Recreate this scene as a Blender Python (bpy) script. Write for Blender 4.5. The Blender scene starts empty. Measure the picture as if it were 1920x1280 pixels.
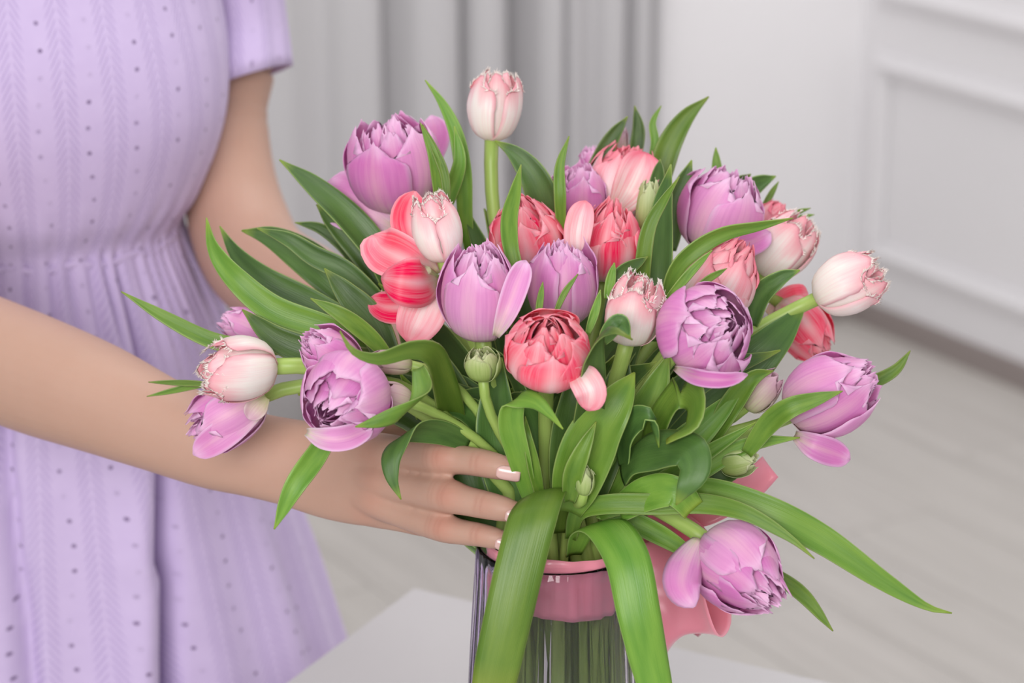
import bpy, bmesh, math, random
import numpy as np
from mathutils import Vector, Matrix, noise

# ------------------------------------------------------------------ camera, world, light
SC = bpy.context.scene
COL = SC.collection
PITCH = math.radians(19.0)
FPX = 85.0 / 36.0 * 1920.0
CAM = Vector((0.0, -1.5, 1.6))
FWD = Vector((0, math.cos(PITCH), -math.sin(PITCH)))
UP = Vector((0, math.sin(PITCH), math.cos(PITCH)))
RT = Vector((1, 0, 0))
cd = bpy.data.cameras.new('camera'); cam = bpy.data.objects.new('camera', cd); COL.objects.link(cam)
cam.location = CAM; cam.rotation_euler = (math.pi / 2 - PITCH, 0, 0)
cd.lens = 85.0; cd.sensor_width = 36.0; cd.sensor_fit = 'HORIZONTAL'
cd.clip_start = 0.05; cd.clip_end = 100
cd.dof.use_dof = True; cd.dof.focus_distance = 1.45; cd.dof.aperture_fstop = 6.3
SC.camera = cam

wd = bpy.data.worlds.new('world'); SC.world = wd; wd.use_nodes = True
wd.node_tree.nodes['Background'].inputs[0].default_value = (0.97, 0.98, 1.0, 1)
wd.node_tree.nodes['Background'].inputs[1].default_value = 0.62

def area_light(name, loc, target, sx, sy, power, color=(1, 1, 1)):
    ld = bpy.data.lights.new(name, 'AREA'); ld.shape = 'RECTANGLE'; ld.size = sx; ld.size_y = sy
    ld.energy = power; ld.color = color
    o = bpy.data.objects.new(name, ld); COL.objects.link(o)
    o.location = loc
    o.rotation_euler = (Vector(target) - Vector(loc)).to_track_quat('-Z', 'Y').to_euler()
    return o
area_light('daylight_key', (-0.75, -3.9, 2.6), (0, 0.1, 1.05), 2.2, 1.8, 205, (1.0, 0.99, 0.98))  # added soft key light behind the camera, standing in for unseen daylight
area_light('background_fill', (0.5, 1.0, 3.8), (0.5, 2.4, 0.9), 2.5, 2.5, 92, (1.0, 0.99, 0.98))  # unseen overhead area light added to brighten the walls and background
SC.view_settings.view_transform = 'Standard'
SC.view_settings.look = 'None'
SC.view_settings.gamma = 1.0
SC.view_settings.use_curve_mapping = False
SC.view_settings.exposure = -0.5

# ------------------------------------------------------------------ helpers
def P(px, py, d):
    """photo pixel + distance along the view axis -> world point"""
    return CAM + FWD * d + RT * ((px - 960) / FPX * d) - UP * ((py - 640) / FPX * d)
def ray(px, py):
    return (FWD + RT * ((px - 960) / FPX) - UP * ((py - 640) / FPX))
def on_z(px, py, z):
    r = ray(px, py); return CAM + r * ((z - CAM.z) / r.z)
def on_plane(px, py, p0, n):
    r = ray(px, py); return CAM + r * ((p0 - CAM).dot(n) / r.dot(n))
def C2W(v):
    """camera-space direction (right, up, toward camera) -> world"""
    return RT * v[0] + UP * v[1] - FWD * v[2]
def px2m(px, d): return px * d / FPX

def crom(pts, n):
    """Catmull-Rom through vectors, n samples"""
    m = len(pts)
    if m == 2:
        return [pts[0].lerp(pts[1], i / (n - 1)) for i in range(n)]
    e = [pts[0] * 2 - pts[1]] + list(pts) + [pts[-1] * 2 - pts[-2]]
    seg = [max((pts[i + 1] - pts[i]).length, 1e-6) for i in range(m - 1)]
    cum = [0]
    for s in seg: cum.append(cum[-1] + s)
    out = []
    for k in range(n):
        s = cum[-1] * k / (n - 1)
        i = 0
        while i < m - 2 and s > cum[i + 1]: i += 1
        t = (s - cum[i]) / seg[i]
        a, b, c, d = e[i], e[i + 1], e[i + 2], e[i + 3]
        out.append(0.5 * ((b * 2) + (c - a) * t + (a * 2 - b * 5 + c * 4 - d) * t * t + (b * 3 - a - c * 3 + d) * t ** 3))
    return out
def ci(xs, ys, x):
    """smooth interpolation of a table"""
    if x <= xs[0]: return ys[0]
    if x >= xs[-1]: return ys[-1]
    i = 0
    while x > xs[i + 1]: i += 1
    h = xs[i + 1] - xs[i]; t = (x - xs[i]) / h
    def slope(k):
        if k == 0: return (ys[1] - ys[0]) / (xs[1] - xs[0])
        if k == len(xs) - 1: return (ys[k] - ys[k - 1]) / (xs[k] - xs[k - 1])
        return (ys[k + 1] - ys[k - 1]) / (xs[k + 1] - xs[k - 1])
    m0, m1 = slope(i) * h, slope(i + 1) * h
    return ((2 * t ** 3 - 3 * t * t + 1) * ys[i] + (t ** 3 - 2 * t * t + t) * m0 + (-2 * t ** 3 + 3 * t * t) * ys[i + 1] + (t ** 3 - t * t) * m1)

def new_obj(name, verts, faces, mat=None, parent=None, uvs=None, smooth=True, solid=0.0):
    me = bpy.data.meshes.new(name)
    me.from_pydata([tuple(v) for v in verts], [], faces)
    if uvs is not None:
        ul = me.uv_layers.new(name='UVMap')
        idx = np.empty(len(me.loops), dtype=np.int32); me.loops.foreach_get('vertex_index', idx)
        ul.data.foreach_set('uv', np.asarray(uvs, dtype=np.float32)[idx].ravel())
    if smooth: me.polygons.foreach_set('use_smooth', [True] * len(me.polygons))
    if mat: me.materials.append(mat)
    o = bpy.data.objects.new(name, me); COL.objects.link(o)
    if parent is not None:
        o.parent = parent; o.matrix_parent_inverse = Matrix.Translation(parent.location).inverted()
    if solid:
        m = o.modifiers.new('thickness', 'SOLIDIFY'); m.thickness = solid; m.offset = 0
    return o
def empty(name, loc, label, cat, group=None):
    o = bpy.data.objects.new(name, None); COL.objects.link(o); o.location = loc; o.empty_display_size = 0.02
    o['label'] = label; o['category'] = cat
    if group: o['group'] = group
    return o
def tag(o, label, cat, group=None):
    o['label'] = label; o['category'] = cat
    if group: o['group'] = group
    return o
def structure(o): o['kind'] = 'structure'; return o

def box_mesh(c, ex, ey, ez, hx, hy, hz, bev=0.0):
    bm = bmesh.new()
    bmesh.ops.create_cube(bm, size=2)
    for v in bm.verts: v.co = Vector((v.co.x * hx, v.co.y * hy, v.co.z * hz))
    if bev: bmesh.ops.bevel(bm, geom=list(bm.edges), offset=bev, segments=2, affect='EDGES')
    vs = [c + ex * v.co.x + ey * v.co.y + ez * v.co.z for v in bm.verts]
    bm.verts.index_update()
    fs = [[v.index for v in f.verts] for f in bm.faces]
    bm.free()
    return vs, fs
def box(name, c, ex, ey, ez, hx, hy, hz, mat, parent=None, bev=0.0):
    vs, fs = box_mesh(Vector(c), ex, ey, ez, hx, hy, hz, bev)
    return new_obj(name, vs, fs, mat, parent, smooth=False)
X, Y, Z = Vector((1, 0, 0)), Vector((0, 1, 0)), Vector((0, 0, 1))

# ------------------------------------------------------------------ materials
class NT:
    def __init__(s, name):
        s.m = bpy.data.materials.new(name); s.m.use_nodes = True
        s.t = s.m.node_tree; s.b = s.t.nodes['Principled BSDF']; s.out = s.t.nodes['Material Output']
    def n(s, typ, **kw):
        nd = s.t.nodes.new(typ)
        for k, v in kw.items():
            if k == 'i':
                for kk, vv in v.items(): s.put(nd.inputs[kk], vv)
            else: setattr(nd, k, v)
        return nd
    def put(s, sock, v):
        if isinstance(v, bpy.types.NodeSocket): s.t.links.new(v, sock)
        else: sock.default_value = v
    def math(s, op, a, b=0.0, c=0.0):
        nd = s.t.nodes.new('ShaderNodeMath'); nd.operation = op
        s.put(nd.inputs[0], a); s.put(nd.inputs[1], b); s.put(nd.inputs[2], c)
        return nd.outputs[0]
    def mix(s, f, a, b, blend='MIX'):
        nd = s.t.nodes.new('ShaderNodeMix'); nd.data_type = 'RGBA'; nd.blend_type = blend
        s.put(nd.inputs[0], f)
        for sk, v in ((nd.inputs[6], a), (nd.inputs[7], b)):
            s.put(sk, v if isinstance(v, bpy.types.NodeSocket) else (*v, 1))
        return nd.outputs[2]
    def ramp(s, f, stops, interp='LINEAR'):
        nd = s.t.nodes.new('ShaderNodeValToRGB'); cr = nd.color_ramp; cr.interpolation = interp
        while len(cr.elements) < len(stops): cr.elements.new(0.5)
        for e, (p, c) in zip(cr.elements, stops):
            e.position = p; e.color = (*c, 1) if len(c) == 3 else c
        s.put(nd.inputs[0], f); return nd.outputs[0]
    def noise(s, vec, scale, detail=3.0, rough=0.5):
        nd = s.n('ShaderNodeTexNoise', i={'Scale': scale, 'Detail': detail, 'Roughness': rough})
        if vec is not None: s.put(nd.inputs['Vector'], vec)
        return nd.outputs[0]
    def scaled(s, vec, sc, add=None):
        nd = s.n('ShaderNodeVectorMath', operation='MULTIPLY'); s.put(nd.inputs[0], vec); nd.inputs[1].default_value = sc
        if add is None: return nd.outputs[0]
        n2 = s.n('ShaderNodeVectorMath', operation='ADD'); s.put(n2.inputs[0], nd.outputs[0]); s.put(n2.inputs[1], add)
        return n2.outputs[0]
    def bump(s, h, strength=0.2, dist=0.001):
        nd = s.n('ShaderNodeBump', i={'Strength': strength, 'Distance': dist, 'Height': h})
        s.put(s.b.inputs['Normal'], nd.outputs[0]); return nd.outputs[0]
    def base(s, col, rough=0.5, spec=0.5):
        s.put(s.b.inputs['Base Color'], col if isinstance(col, bpy.types.NodeSocket) else (*col, 1))
        s.put(s.b.inputs['Roughness'], rough); s.b.inputs['Specular IOR Level'].default_value = spec
    def translucent(s, col, f):
        tr = s.n('ShaderNodeBsdfTranslucent'); s.put(tr.inputs[0], col)
        mx = s.n('ShaderNodeMixShader'); mx.inputs[0].default_value = f
        s.t.links.new(s.b.outputs[0], mx.inputs[1]); s.t.links.new(tr.outputs[0], mx.inputs[2])
        s.t.links.new(mx.outputs[0], s.out.inputs[0])
def srgb(r, g, b):
    f = lambda c: (c / 255 / 12.92) if c / 255 <= 0.04045 else ((c / 255 + 0.055) / 1.055) ** 2.4
    return (f(r), f(g), f(b))
def plain(name, col, rough=0.5, spec=0.4, nscale=60, namt=0.04, bump=0.0):
    t = NT(name); tc = t.n('ShaderNodeTexCoord').outputs['Object']
    ns = t.noise(tc, nscale, 4)
    c = t.mix(ns, tuple(x * (1 - namt) for x in col), tuple(min(1, x * (1 + namt)) for x in col))
    t.base(c, rough, spec)
    if bump: t.bump(ns, bump, 0.001)
    return t.m

M = {}
M['wall'] = plain('painted_wall', srgb(238, 236, 238), 0.7, 0.2, 8, 0.01)
M['wall_white'] = plain('panelled_wall_paint', srgb(232, 230, 232), 0.6, 0.25, 8, 0.01)
M['base'] = plain('taupe_skirting', srgb(150, 140, 137), 0.6, 0.2, 20, 0.03)
M['curtain'] = plain('curtain_fabric', srgb(196, 194, 196), 0.9, 0.1, 400, 0.03, 0.15)
M['table'] = plain('white_table_lacquer', srgb(188, 185, 186), 0.4, 0.4, 30, 0.01)

t = NT('pale_wood_floor')
tc = t.n('ShaderNodeTexCoord').outputs['Object']
inf = t.n('ShaderNodeObjectInfo').outputs['Random']
uv = t.n('ShaderNodeUVMap').outputs[0]
cx = t.n('ShaderNodeCombineXYZ'); t.put(cx.inputs[2], t.math('MULTIPLY', inf, 37.0))
ns = t.noise(t.scaled(uv, (3.0, 40.0, 1), cx.outputs[0]), 1.0, 5, 0.6)
c = t.mix(t.ramp(ns, [(0.3, (0, 0, 0)), (0.7, (1, 1, 1))]), srgb(180, 175, 170), srgb(195, 190, 185))
c = t.mix(t.math('MULTIPLY', inf, 0.25), c, srgb(188, 184, 178))
t.base(c, 0.5, 0.3); t.bump(ns, 0.08, 0.001)
M['floor'] = t.m

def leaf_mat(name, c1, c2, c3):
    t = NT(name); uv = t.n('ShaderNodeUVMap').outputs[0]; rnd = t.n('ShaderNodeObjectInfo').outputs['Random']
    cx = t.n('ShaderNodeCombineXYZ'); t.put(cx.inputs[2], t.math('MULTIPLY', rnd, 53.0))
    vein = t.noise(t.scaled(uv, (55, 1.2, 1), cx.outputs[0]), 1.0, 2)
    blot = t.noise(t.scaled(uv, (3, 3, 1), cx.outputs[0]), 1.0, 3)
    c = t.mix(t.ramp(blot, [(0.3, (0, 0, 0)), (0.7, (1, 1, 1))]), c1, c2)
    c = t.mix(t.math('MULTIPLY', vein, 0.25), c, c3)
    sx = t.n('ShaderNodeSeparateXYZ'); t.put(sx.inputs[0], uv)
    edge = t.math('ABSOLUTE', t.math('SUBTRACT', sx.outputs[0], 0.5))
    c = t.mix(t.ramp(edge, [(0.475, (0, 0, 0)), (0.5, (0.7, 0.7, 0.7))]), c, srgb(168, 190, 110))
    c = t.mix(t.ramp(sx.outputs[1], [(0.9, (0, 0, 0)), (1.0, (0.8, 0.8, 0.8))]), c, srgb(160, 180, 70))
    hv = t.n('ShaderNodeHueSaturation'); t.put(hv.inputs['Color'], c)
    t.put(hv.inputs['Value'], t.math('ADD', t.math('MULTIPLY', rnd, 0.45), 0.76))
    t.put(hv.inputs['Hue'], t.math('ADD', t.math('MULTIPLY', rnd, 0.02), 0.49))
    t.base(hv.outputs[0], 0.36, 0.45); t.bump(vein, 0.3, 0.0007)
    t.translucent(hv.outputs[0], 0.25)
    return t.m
M['leaf'] = leaf_mat('fresh_tulip_leaf', srgb(92, 140, 42), srgb(130, 168, 62), srgb(158, 188, 98))
M['leaf2'] = leaf_mat('glaucous_shaded_leaf', srgb(64, 98, 42), srgb(90, 126, 56), srgb(124, 150, 92))  # glaucous leaf tone, with the shade on darker leaves put into the colour
t = NT('tulip_stem'); uv = t.n('ShaderNodeUVMap').outputs[0]
ns = t.noise(t.scaled(uv, (8, 2, 1)), 1.0, 3)
c = t.mix(ns, srgb(134, 170, 70), srgb(188, 208, 120)); t.base(c, 0.4, 0.4); t.translucent(c, 0.1); M['stem'] = t.m

def petal_mat(name, stops, streak_col, streak_amt, edge_col, edge_amt, mid_col=None, mid_amt=0.0, rough=0.42, sat=0.14, tr=0.27, spike=None):
    """stops: colour along the petal; uv.x across (0..1), uv.y along"""
    t = NT(name); uv = t.n('ShaderNodeUVMap').outputs[0]; rnd = t.n('ShaderNodeObjectInfo').outputs['Random']
    cx = t.n('ShaderNodeCombineXYZ'); t.put(cx.inputs[2], t.math('MULTIPLY', rnd, 91.0))
    sx = t.n('ShaderNodeSeparateXYZ'); t.put(sx.inputs[0], uv)
    wob = t.noise(t.scaled(uv, (6, 2, 1), cx.outputs[0]), 1.0, 2)
    v = t.math('ADD', sx.outputs[1], t.math('MULTIPLY', t.math('SUBTRACT', wob, 0.5), 0.35))
    c = t.ramp(v, stops)
    st = t.noise(t.scaled(uv, (24, 1.3, 1), cx.outputs[0]), 1.0, 3, 0.6)
    st = t.ramp(st, [(0.42, (0, 0, 0)), (0.68, (1, 1, 1))])
    c = t.mix(t.math('MULTIPLY', st, streak_amt), c, streak_col)
    e = t.math('MULTIPLY', t.math('ABSOLUTE', t.math('SUBTRACT', sx.outputs[0], 0.5)), 2.0)
    ee = t.math('MAXIMUM', e, t.math('SUBTRACT', t.math('MULTIPLY', sx.outputs[1], 1.0), 0.03))
    ef = t.ramp(t.math('ADD', ee, t.math('MULTIPLY', t.math('SUBTRACT', wob, 0.5), 0.15)), [(0.80, (0, 0, 0)), (0.99, (1, 1, 1))])
    c = t.mix(t.math('MULTIPLY', ef, edge_amt), c, edge_col)
    if mid_col:
        mf = t.ramp(t.math('ADD', e, t.math('MULTIPLY', t.math('SUBTRACT', st, 0.5), 0.12)), [(0.0, (1, 1, 1)), (0.32, (0, 0, 0))])
        fade = t.ramp(sx.outputs[1], [(0.55, (1, 1, 1)), (1.0, (0.15, 0.15, 0.15))])
        c = t.mix(t.math('MULTIPLY', t.math('MULTIPLY', mf, fade), mid_amt), c, mid_col)
    if spike: c = t.mix(t.math('GREATER_THAN', sx.outputs[1], 1.02), c, spike)
    hv = t.n('ShaderNodeHueSaturation'); t.put(hv.inputs['Color'], c)
    t.put(hv.inputs['Value'], t.math('ADD', t.math('MULTIPLY', rnd, sat), 1.0 - sat / 2))
    t.put(hv.inputs['Saturation'], t.math('ADD', t.math('MULTIPLY', rnd, -0.2), 1.1))
    t.base(hv.outputs[0], rough, 0.35)
    fine = t.noise(t.scaled(uv, (70, 3, 1), cx.outputs[0]), 1.0, 2)
    t.bump(fine, 0.22, 0.0006)
    t.translucent(hv.outputs[0], tr)
    return t.m
M['lav'] = petal_mat('lavender_petal',
    [(0.0, srgb(220, 222, 180)), (0.16, srgb(236, 206, 218)), (0.4, srgb(234, 162, 214)), (0.75, srgb(232, 148, 208)), (1.0, srgb(240, 178, 222))],
    srgb(216, 126, 196), 0.45, srgb(246, 214, 240), 0.6, srgb(244, 202, 208), 0.4)
M['coral'] = petal_mat('coral_petal',
    [(0.0, srgb(250, 236, 200)), (0.14, srgb(252, 224, 222)), (0.36, srgb(254, 120, 146)), (0.65, srgb(254, 62, 104)), (1.0, srgb(254, 80, 120))],
    srgb(255, 206, 214), 0.42, srgb(255, 214, 220), 0.5, srgb(255, 236, 236), 0.6)
M['rose'] = petal_mat('white_rose_petal',
    [(0.0, srgb(248, 238, 210)), (0.2, srgb(254, 238, 234)), (0.5, srgb(254, 216, 218)), (0.8, srgb(253, 182, 194)), (1.0, srgb(250, 138, 160))],
    srgb(250, 136, 154), 0.5, srgb(252, 150, 168), 0.45, srgb(255, 244, 240), 0.75)
M['fringe'] = petal_mat('fringed_pale_pink_petal',
    [(0.0, srgb(240, 244, 208)), (0.10, srgb(255, 250, 236)), (0.5, srgb(255, 248, 243)), (0.7, srgb(254, 216, 218)), (0.88, srgb(253, 190, 198))],
    srgb(253, 190, 200), 0.25, srgb(252, 170, 186), 0.6, srgb(255, 250, 244), 0.8, spike=srgb(255, 244, 238))
M['bud'] = petal_mat('green_bud_petal',
    [(0.0, srgb(150, 178, 88)), (0.5, srgb(186, 204, 130)), (1.0, srgb(222, 226, 178))],
    srgb(150, 180, 90), 0.4, srgb(230, 232, 196), 0.4)
M['budlav'] = petal_mat('pale_bud_petal',
    [(0.0, srgb(182, 196, 120)), (0.4, srgb(226, 214, 190)), (1.0, srgb(214, 166, 194))],
    srgb(206, 150, 170), 0.4, srgb(236, 216, 214), 0.4)

t = NT('skin')
tc = t.n('ShaderNodeTexCoord').outputs['Object']
at = t.n('ShaderNodeAttribute', attribute_name='redness').outputs['Fac']
cr_ = t.n('ShaderNodeAttribute', attribute_name='crease').outputs['Fac']
ns = t.noise(tc, 28, 4, 0.6)
c = t.mix(ns, srgb(182, 144, 126), srgb(190, 153, 136))
c = t.mix(t.math('MULTIPLY', at, 0.55), c, srgb(190, 118, 100))
c = t.mix(t.math('MULTIPLY', cr_, 0.6), c, srgb(150, 84, 68))
t.base(c, 0.5, 0.35)
t.b.inputs['Subsurface Weight'].default_value = 0.12; t.b.inputs['Subsurface Radius'].default_value = (1, .35, .2); t.b.inputs['Subsurface Scale'].default_value = 0.006
fine = t.noise(tc, 900, 2)
t.bump(t.math('SUBTRACT', t.math('MULTIPLY', fine, 0.3), cr_), 0.25, 0.0006)
M['skin'] = t.m
M['nail'] = plain('pale_pink_nail_polish', srgb(218, 178, 172), 0.15, 0.6, 20, 0.01)

# dress fabric: woven chevrons in columns and small eyelets, uv in metres
t = NT('lilac_eyelet_fabric')
uv = t.n('ShaderNodeUVMap').outputs[0]
sx = t.n('ShaderNodeSeparateXYZ'); t.put(sx.inputs[0], uv)
U, V = sx.outputs[0], sx.outputs[1]
PER = 0.034
cu = t.math('SUBTRACT', t.math('FRACT', t.math('DIVIDE', U, PER)), 0.5)            # -0.5..0.5 in a column
ac = t.math('ABSOLUTE', cu)
ch = t.math('FRACT', t.math('DIVIDE', t.math('ADD', V, t.math('MULTIPLY', ac, PER * 1.9)), 0.0072))
line = t.ramp(t.math('ABSOLUTE', t.math('SUBTRACT', ch, 0.5)), [(0.10, (1, 1, 1)), (0.26, (0, 0, 0))])
msk = t.ramp(ac, [(0.015, (0, 0, 0)), (0.05, (1, 1, 1)), (0.20, (1, 1, 1)), (0.27, (0, 0, 0))])
stitch = t.math('MULTIPLY', line, msk)
def eyelets(uoff, vper, voff, r):
    a = t.math('MULTIPLY', t.math('SUBTRACT', t.math('FRACT', t.math('ADD', t.math('DIVIDE', U, PER), uoff)), 0.5), PER)
    wv = t.math('MULTIPLY', t.math('SINE', t.math('DIVIDE', V, 0.021)), 0.003)
    a = t.math('ADD', a, wv)
    b = t.math('MULTIPLY', t.math('SUBTRACT', t.math('FRACT', t.math('ADD', t.math('DIVIDE', V, vper), voff)), 0.5), vper)
    d = t.math('SQRT', t.math('ADD', t.math('MULTIPLY', a, a), t.math('MULTIPLY', b, b)))
    return t.ramp(t.math('DIVIDE', d, r), [(0.75, (1, 1, 1)), (1.1, (0, 0, 0))]), t.ramp(t.math('DIVIDE', d, r), [(0.9, (0, 0, 0)), (1.3, (1, 1, 1)), (1.9, (0, 0, 0))])
h1, ring1 = eyelets(0.5, 0.0195, 0.0, 0.0017)
keep = t.ramp(t.noise(t.scaled(uv, (31, 43, 1)), 1.0, 1), [(0.42, (0.15, 0.15, 0.15)), (0.56, (1, 1, 1))])
h1 = t.math('MULTIPLY', h1, keep)
c = t.mix(t.noise(t.scaled(uv, (60, 60, 1)), 1.0, 3), srgb(194, 175, 213), srgb(204, 186, 221))
c = t.mix(t.math('MULTIPLY', stitch, 0.5), c, srgb(168, 146, 196))
c = t.mix(t.math('MULTIPLY', h1, 0.75), c, srgb(92, 66, 112))
t.base(c, 0.85, 0.15)
weave = t.noise(t.scaled(uv, (900, 900, 1)), 1.0, 1)
h = t.math('ADD', t.math('MULTIPLY', weave, 0.12), t.math('MULTIPLY', ring1, 0.5))
h = t.math('SUBTRACT', h, t.math('ADD', t.math('MULTIPLY', stitch, 0.5), h1))
t.bump(h, 0.6, 0.0012)
t.b.inputs['Sheen Weight'].default_value = 0.2
M['dress'] = t.m

t = NT('pink_satin'); tc = t.n('ShaderNodeTexCoord').outputs['Object']
c = t.mix(t.noise(tc, 15, 2), srgb(255, 146, 168), srgb(255, 166, 184)); t.base(c, 0.24, 0.6)
t.b.inputs['Sheen Weight'].default_value = 0.4; t.b.inputs['Anisotropic'].default_value = 0.4
t.translucent(c, 0.12); M['satin'] = t.m

t = NT('smoky_ribbed_glass')
t.base((0.80, 0.77, 0.82), 0.03, 0.5); t.b.inputs['Transmission Weight'].default_value = 1.0; t.b.inputs['IOR'].default_value = 1.38
M['glass'] = t.m
t = NT('vase_water')
t.base((0.97, 1.0, 0.97), 0.0, 0.5); t.b.inputs['Transmission Weight'].default_value = 1.0; t.b.inputs['IOR'].default_value = 1.2
M['water'] = t.m

# ------------------------------------------------------------------ room
K = on_z(1592, 592, 0.0)                       # inner corner on the floor
R2 = on_z(1920, 728, 0.0)
wr = (R2 - K); wr.z = 0; wr.normalize()        # along the right wall, towards the viewer
wb = Vector((wr.y, -wr.x, 0))                  # along the back wall, towards the left
if wb.x > 0: wb = -wb
n_r = Vector((wr.y, -wr.x, 0));
if n_r.x > 0: n_r = -n_r                       # right wall faces left
n_b = Vector((wb.y, -wb.x, 0))
if n_b.y > 0: n_b = -n_b
H = 3.0
def wall(name, a, d, length, n, mat, h=H, th=0.1):
    c = a + d * (length / 2) - n * (th / 2); c = Vector((c.x, c.y, h / 2))
    return structure(box(name, c, d, n, Z, length / 2, th / 2, h / 2, mat))
wall('wall_back', K - wb * 0.1, wb, 4.6, n_b, M['wall'])
wall('wall_right', K, wr, 4.2, n_r, M['wall_white'])
# floor and its planks
fl = structure(box('floor', (-0.4, 1.0, -0.03), X, Y, Z, 5.0, 6.0, 0.02, M['floor']))
fd, fs = wr, n_r
pw, pl = 0.19, 1.28
k = 0
for row in range(-1, 22):
    for seg in range(-1, 6):
        off = (row * 0.437) % 1.0 * pl
        s0 = seg * pl - off
        a = K + fs * (row * pw - 0.02) + fd * s0
        mid = a + fs * pw / 2 + fd * pl / 2
        if mid.y < -2.4 or mid.y > 5.5: continue
        vs, fcs = box_mesh(Vector((mid.x, mid.y, -0.005)), fd, fs, Z, pl / 2 - 0.0006, pw / 2 - 0.0006, 0.005, 0.0008)
        uvs = [((v - mid).dot(fd), (v - mid).dot(fs)) for v in vs]
        o = new_obj('plank', vs, fcs, M['floor'], fl, uvs, smooth=False)
# skirting along both walls
def strip(name, a, d, s0, s1, z0, z1, n, th, mat, parent=None, bev=0.0):
    c = a + d * ((s0 + s1) / 2) + n * (th / 2)
    return box(name, Vector((c.x, c.y, (z0 + z1) / 2)), d, n, Z, (s1 - s0) / 2, th / 2, (z1 - z0) / 2, mat, parent, bev)
structure(strip('baseboard_right', K, wr, 0.015, 4.1, 0.0, 0.05, n_r, 0.014, M['base']))
structure(strip('baseboard_back', K, wb, 0.015, 4.4, 0.0, 0.05, n_b, 0.014, M['base']))
# moulded panel frames on the right wall
def wall_sz(px, py):
    q = on_plane(px, py, K, n_r); return (q - K).dot(wr), q.z
def panel(name, s0, s1, z0, z1, w, K, d, n):
    root = bpy.data.objects.new(name, None); COL.objects.link(root); structure(root); root.location = K
    for (a, b, c, e) in ((s0, s1, z0, z0 + w), (s0, s1, z1 - w, z1), (s0, s0 + w, z0 + w, z1 - w), (s1 - w, s1, z0 + w, z1 - w)):
        p1 = strip('moulding', K, d, a, b, c, e, n, 0.012, M['wall_white'], root, 0.004)
        mw = w * 0.3
        if b - a > e - c: strip('bead', K, d, a + mw, b - mw, c + mw, e - mw, n, 0.022, M['wall_white'], p1, 0.006)
        else: strip('bead', K, d, a + mw, b - mw, c - mw, e + mw, n, 0.022, M['wall_white'], p1, 0.006)
    return root
s0, zt = wall_sz(1645, 92); _, zb = wall_sz(1640, 490); _, zu = wall_sz(1650, 4)
panel('trim_1', s0, s0 + 1.5, zb, zt, 0.05, K, wr, n_r)
panel('trim_2', s0, s0 + 1.5, zu, zu + 1.1, 0.05, K, wr, n_r)
# curtain: vertical folds in front of the back wall
def back_s(px):
    q = on_plane(px, 200, K + n_b * 0.09, n_b); return (q - K).dot(wb)
folds = [(430, 0.2), (450, 0.45), (520, 0.5), (575, 0.42), (612, 0.35), (625, 0.45), (640, 0.52), (700, 0.62), (712, 0.1), (730, 0.28), (760, 0.7), (835, 0.75), (850, 0.12), (862, 0.72), (925, 0.66), (940, 0.3), (955, -0.15), (970, 0.25), (985, 0.8), (1022, 0.75), (1033, 0.15), (1045, 0.66),
         (1095, 0.55), (1110, 0.72), (1145, 0.62), (1160, 0.05), (1175, 0.6), (1200, 0.62), (1214, 0.1), (1228, 0.45), (1243, 0.2)]
xs = [f[0] for f in folds]; ys = [f[1] for f in folds]
vs, fcs = [], []
NX = 520
zz = [0.015, 0.4, 0.9, 1.5, 2.1, 2.8]
for j, z in enumerate(zz):
    for i in range(NX + 1):
        px = 430 + (1243 - 430) * i / NX
        a = ci(xs, ys, px) + 0.05 * math.sin(px * 0.05 + z * 0.8)
        p = K + wb * back_s(px) + n_b * (0.045 + 0.13 * a); vs.append(Vector((p.x, p.y, z)))
for j in range(len(zz) - 1):
    for i in range(NX):
        a = j * (NX + 1) + i; fcs.append((a, a + 1, a + NX + 2, a + NX + 1))
cu_ = empty('curtain', K + wb * back_s(840), 'pale grey floor-length curtain hanging in soft folds against the wall', 'curtain')
new_obj('drape', vs, fcs, M['curtain'], cu_, solid=0.002)
a0, a1 = back_s(1250), back_s(420)
vs, fcs = [], []
r0 = K + n_b * 0.08
for i in range(2):
    for j in range(12):
        q = r0 + wb * (a0 if i == 0 else a1); an = j / 12 * 2 * math.pi
        vs.append(Vector((q.x, q.y, 2.84)) + n_b * math.cos(an) * 0.014 + Z * math.sin(an) * 0.014)
fcs = [(j, (j + 1) % 12, 12 + (j + 1) % 12, 12 + j) for j in range(12)] + [tuple(range(11, -1, -1)), tuple(range(12, 24))]
new_obj('curtain_rod', vs, fcs, M['wall'], cu_)

# ------------------------------------------------------------------ table
TZ = 0.75
T0 = on_z(775, 1100, TZ); Ta = on_z(530, 1282, TZ) - T0; Ta.normalize()
Tb = Vector((-Ta.y, Ta.x, 0))
if Tb.x < 0: Tb = -Tb
la, lb = 0.85, 1.15
tb = empty('side_table', T0 + Ta * la / 2 + Tb * lb / 2 - Z * TZ, 'white lacquered table under the ribbed glass vase', 'table')
box('table_top', T0 + Ta * la / 2 + Tb * lb / 2 - Z * 0.015, Ta, Tb, Z, la / 2, lb / 2, 0.015, M['table'], tb, 0.002)
for i in (0.05, la - 0.05):
    for j in (0.05, lb - 0.05):
        q = T0 + Ta * i + Tb * j; box('leg', Vector((q.x, q.y, (TZ - 0.03) / 2)), Ta, Tb, Z, 0.025, 0.025, (TZ - 0.03) / 2, M['table'], tb, 0.002)

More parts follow.
